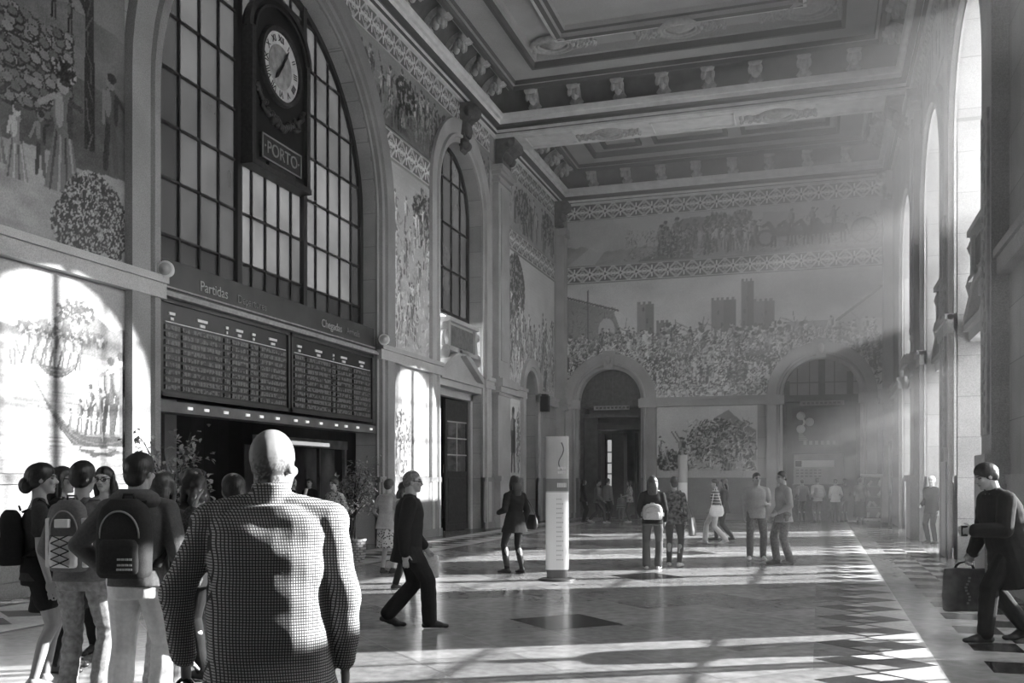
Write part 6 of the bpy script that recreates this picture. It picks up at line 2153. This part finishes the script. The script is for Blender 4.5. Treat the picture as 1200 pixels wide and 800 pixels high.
# --- by the far left arch
farl = [
    (684, 36.6, -80, 1.66, True, DARK, BLACKC, 'person in dark clothes at the left jamb of the far left arch', (None, None), 0),
    (700, 36.0, -95, 1.70, False, GREYC, DARK, 'man in grey striding across the far left arch', (None, (.05, .2, -.45)), 1),
    (712, 36.9, -60, 1.68, False, CLOTH('mid', .24), BLACKC, 'person in mid grey standing in the middle of the far left arch', (None, None), 0),
    (738, 36.4, 85, 1.62, True, FLORAL, DARK, 'woman in a speckled top at the right jamb of the far left arch', ((.02, .2, -.3), None), 0),
    (728, 37.1, 160, 1.12, True, STRIPE, GREYC, 'small child in a striped top by the right jamb of the far left arch', (None, None), 0),
]
for px, d_, fc, h_, fem, tm, bm_, lab, hd, wk in farl:
    p = Person(lab, pos(px, d_), fc, h_, fem, vox=.015 if h_ > 1.3 else .012, fingers=False, hands=hd, feet=((-.07, -.3, 4, .06), (.07, .3, -4, 0)) if wk else None, drop=.05 if wk else 0, lean=.06 if wk else 0)
    p.top('top', tm, 'long', -.12, .02, .02, wr=None); p.trousers('trousers', bm_, wr=None); p.shoes(SHOE_W if px in (700, 738) else RUBBER); p.hair(HAIR_K if px != 712 else HAIR_B, 'short' if not fem else 'long', .15)
# --- right hand side
f = pos(1092, 24.4)
p = Person('white haired old man in a dark suit standing in the sunlit street doorway', f, 118, 1.72, vox=.011, hands=((.05, .02, -.52), (.02, .14, -.40)), yaw=.3)
p.top('jacket', CLOTH('suit', .012), 'long', -.16, .02, .03); p.trousers('trousers', CLOTH('suit', .012)); p.shoes(RUBBER); p.hair(mat('hair_white', .75, .5, .3, (40, .2)), 'short')
f = floor_at(1176, 752)
p = Person('stooping man in a long dark coat with a shopping bag, nearest on the right', f, 86, 1.86, lean=.28, vox=.0075, feet=((-.08, .20, 4, 0), (.08, -.24, -6, .05)), drop=.03, hands=((.02, .30, -.28), (.02, .12, -.52)), curl=(.75, .9), nod=.10, build=1.15)
p.top('coat', CLOTH('overcoat', .018), 'long', -.38, .036, .05, collar=.03, boxy=(.17, .13)); p.trousers('trousers', BLACKC, .03); p.shoes(RUBBER); p.hair(HAIR_K, 'short', vol=1.07)
wv = p.world(p.wri[0] + p.hdir[0] * .085)
t = thing('mobile_phone', 'small pale mobile phone in the raised hand of the man in the dark coat', 'phone', (wv.x, wv.y, wv.z))
MB().bbox(-.035, .035, -.005, .005, -.06, .06, .004).build('case', mat('phone_grey', .5, .3, .5), t); MB().box(-.03, .03, -.0062, -.005, -.052, .052).build('screen', BLACK, t)
wv = p.world(p.wri[1] + p.hdir[1] * .085)
t = carried_bag('dark grey shopping bag with a faded mark, held by the stooping man in the coat', (wv.x - .05, wv.y, wv.z - .52), TH + .05, .44, .14, .44, CLOTH('shopper', .13, 12, .25), 'dark', .075)
b = MB()
for k in range(9): b.box(-.012 + .02 * math.sin(k), .012 + .02 * math.sin(k), -.072, -.062, .08 + k * .032, .10 + k * .032)
b.build('printed_mark', mat('faded_print', .3, .6, .2), t)
wv = p.world(p.pel - p.R * .05 - p.F * .30)
sling_bag(p, 'black shoulder bag behind the back of the man in the dark coat', 1, .40, .16, .34, LEATHER, -.05, -.26)
# --- on the platform side
p = Person('person with a white scarf glimpsed before the lit kiosk', pos(363, 24.0), 160, 1.66, True, vox=.015, fingers=False)
p.top('jacket', BLACKC, 'long', -.12, .02, .02, wr=None); p.trousers('trousers', BLACKC, wr=None); p.shoes(RUBBER); p.hair(HAIR_K, 'short')
b = MB(); b.tube([p.neck + p.F * .08 + p.R * .04, p.chest + p.F * .15 + p.R * .05, p.pel + p.F * .17 + p.R * .05], [.04, .05, .05], 8); b.build('scarf', WHITEC, p.root)
p = Person('head and shoulders of a person beyond the shoulder of the man in the checked shirt', pos(343, 20.5), 120, 1.66, False, vox=.014, fingers=False)
p.top('jacket', DARK, 'long', -.12, .02, .02, wr=None); p.trousers('trousers', BLACKC, wr=None); p.shoes(RUBBER); p.hair(HAIR_G, 'short')
# ------------------------------------------------------------------ haze, light, camera
hz = bpy.data.materials.new('haze'); hz.use_nodes = True
N, L = hz.node_tree.nodes, hz.node_tree.links
N.remove(N['Principled BSDF'])
vs = N.new('ShaderNodeVolumeScatter'); vs.inputs['Anisotropy'].default_value = 0.4
vs.inputs['Color'].default_value = (1, 1, 1, 1)
tc = N.new('ShaderNodeTexCoord'); sx = N.new('ShaderNodeSeparateXYZ'); L.new(tc.outputs['Object'], sx.inputs[0])


def ramp(sock, a, b, lo, hi):
    m = N.new('ShaderNodeMapRange'); m.interpolation_type = 'SMOOTHSTEP'
    for k, v in (('From Min', a), ('From Max', b), ('To Min', lo), ('To Max', hi)): m.inputs[k].default_value = v
    L.new(sock, m.inputs['Value'])
    return m.outputs[0]


# haze density shaped for its glow: thicker near windows, far end and height
ma = N.new('ShaderNodeMath'); ma.operation = 'MULTIPLY'
rx = ramp(sx.outputs[0], -9.5, 2.7, .25, 1.55); rx.node.interpolation_type = 'LINEAR'
pw = N.new('ShaderNodeMath'); pw.operation = 'POWER'; pw.inputs[1].default_value = 2.0; L.new(rx, pw.inputs[0])
L.new(pw.outputs[0], ma.inputs[0]); L.new(ramp(sx.outputs[1], 6.0, 22.0, .12, 1.0), ma.inputs[1])
mz = N.new('ShaderNodeMath'); mz.operation = 'MULTIPLY'
L.new(ma.outputs[0], mz.inputs[0]); L.new(ramp(sx.outputs[2], 0.5, 9.0, .38, 1.9), mz.inputs[1])
mb = N.new('ShaderNodeMath'); mb.operation = 'MULTIPLY'; mb.inputs[1].default_value = HAZE_D
L.new(mz.outputs[0], mb.inputs[0]); L.new(mb.outputs[0], vs.inputs['Density'])
L.new(vs.outputs[0], N['Material Output'].inputs['Volume'])
hb = MB().box(XL - .9, XR + 3.0, Y0 - 2, YB + 5.5, -.3, 16.2)
tag(hb.build('haze', hz), 'thin sunlit haze filling the hall', 'haze', kind='stuff')

w = bpy.data.worlds.new('World'); scene.world = w; w.use_nodes = True
bg = w.node_tree.nodes['Background']; bg.inputs[0].default_value = (1, 1, 1, 1); bg.inputs[1].default_value = SKY_E
sl = bpy.data.lights.new('sun', 'SUN'); sl.energy = SUN_E; sl.angle = math.radians(.6)
so = link(bpy.data.objects.new('sun', sl))
az, el = math.radians(SUN_AZ), math.radians(SUN_EL)
d = V((-math.sin(az) * math.cos(el), -math.cos(az) * math.cos(el), -math.sin(el)))
so.rotation_euler = d.to_track_quat('-Z', 'Y').to_euler()
so.location = (12, 40, 25)

cam = bpy.data.cameras.new('camera')
cam.sensor_fit = 'HORIZONTAL'; cam.sensor_width = 36.0
cam.lens = 36.0 * FPX / 1200.0
cam.shift_x = 0.0
cam.shift_y = (HY - 400.0) / 1200.0
cam.clip_end = 300
co = link(bpy.data.objects.new('camera', cam))
co.location = (0, 0, HC)
co.rotation_euler = (PI / 2, 0, TH)
scene.camera = co

vw = scene.view_settings
vw.view_transform = 'Standard'; vw.look = 'None'; vw.gamma = 1.0; vw.exposure = EXPO
try: vw.use_curve_mapping = False
except Exception: pass
cy = scene.cycles
cy.max_bounces = 6; cy.diffuse_bounces = 3; cy.glossy_bounces = 3; cy.transmission_bounces = 3; cy.volume_bounces = 0; cy.transparent_max_bounces = 12
cy.caustics_reflective = False; cy.caustics_refractive = False
cy.sample_clamp_indirect = 4.0
cy.use_denoising = True
cy.volume_step_rate = 0.35; cy.volume_max_steps = 64
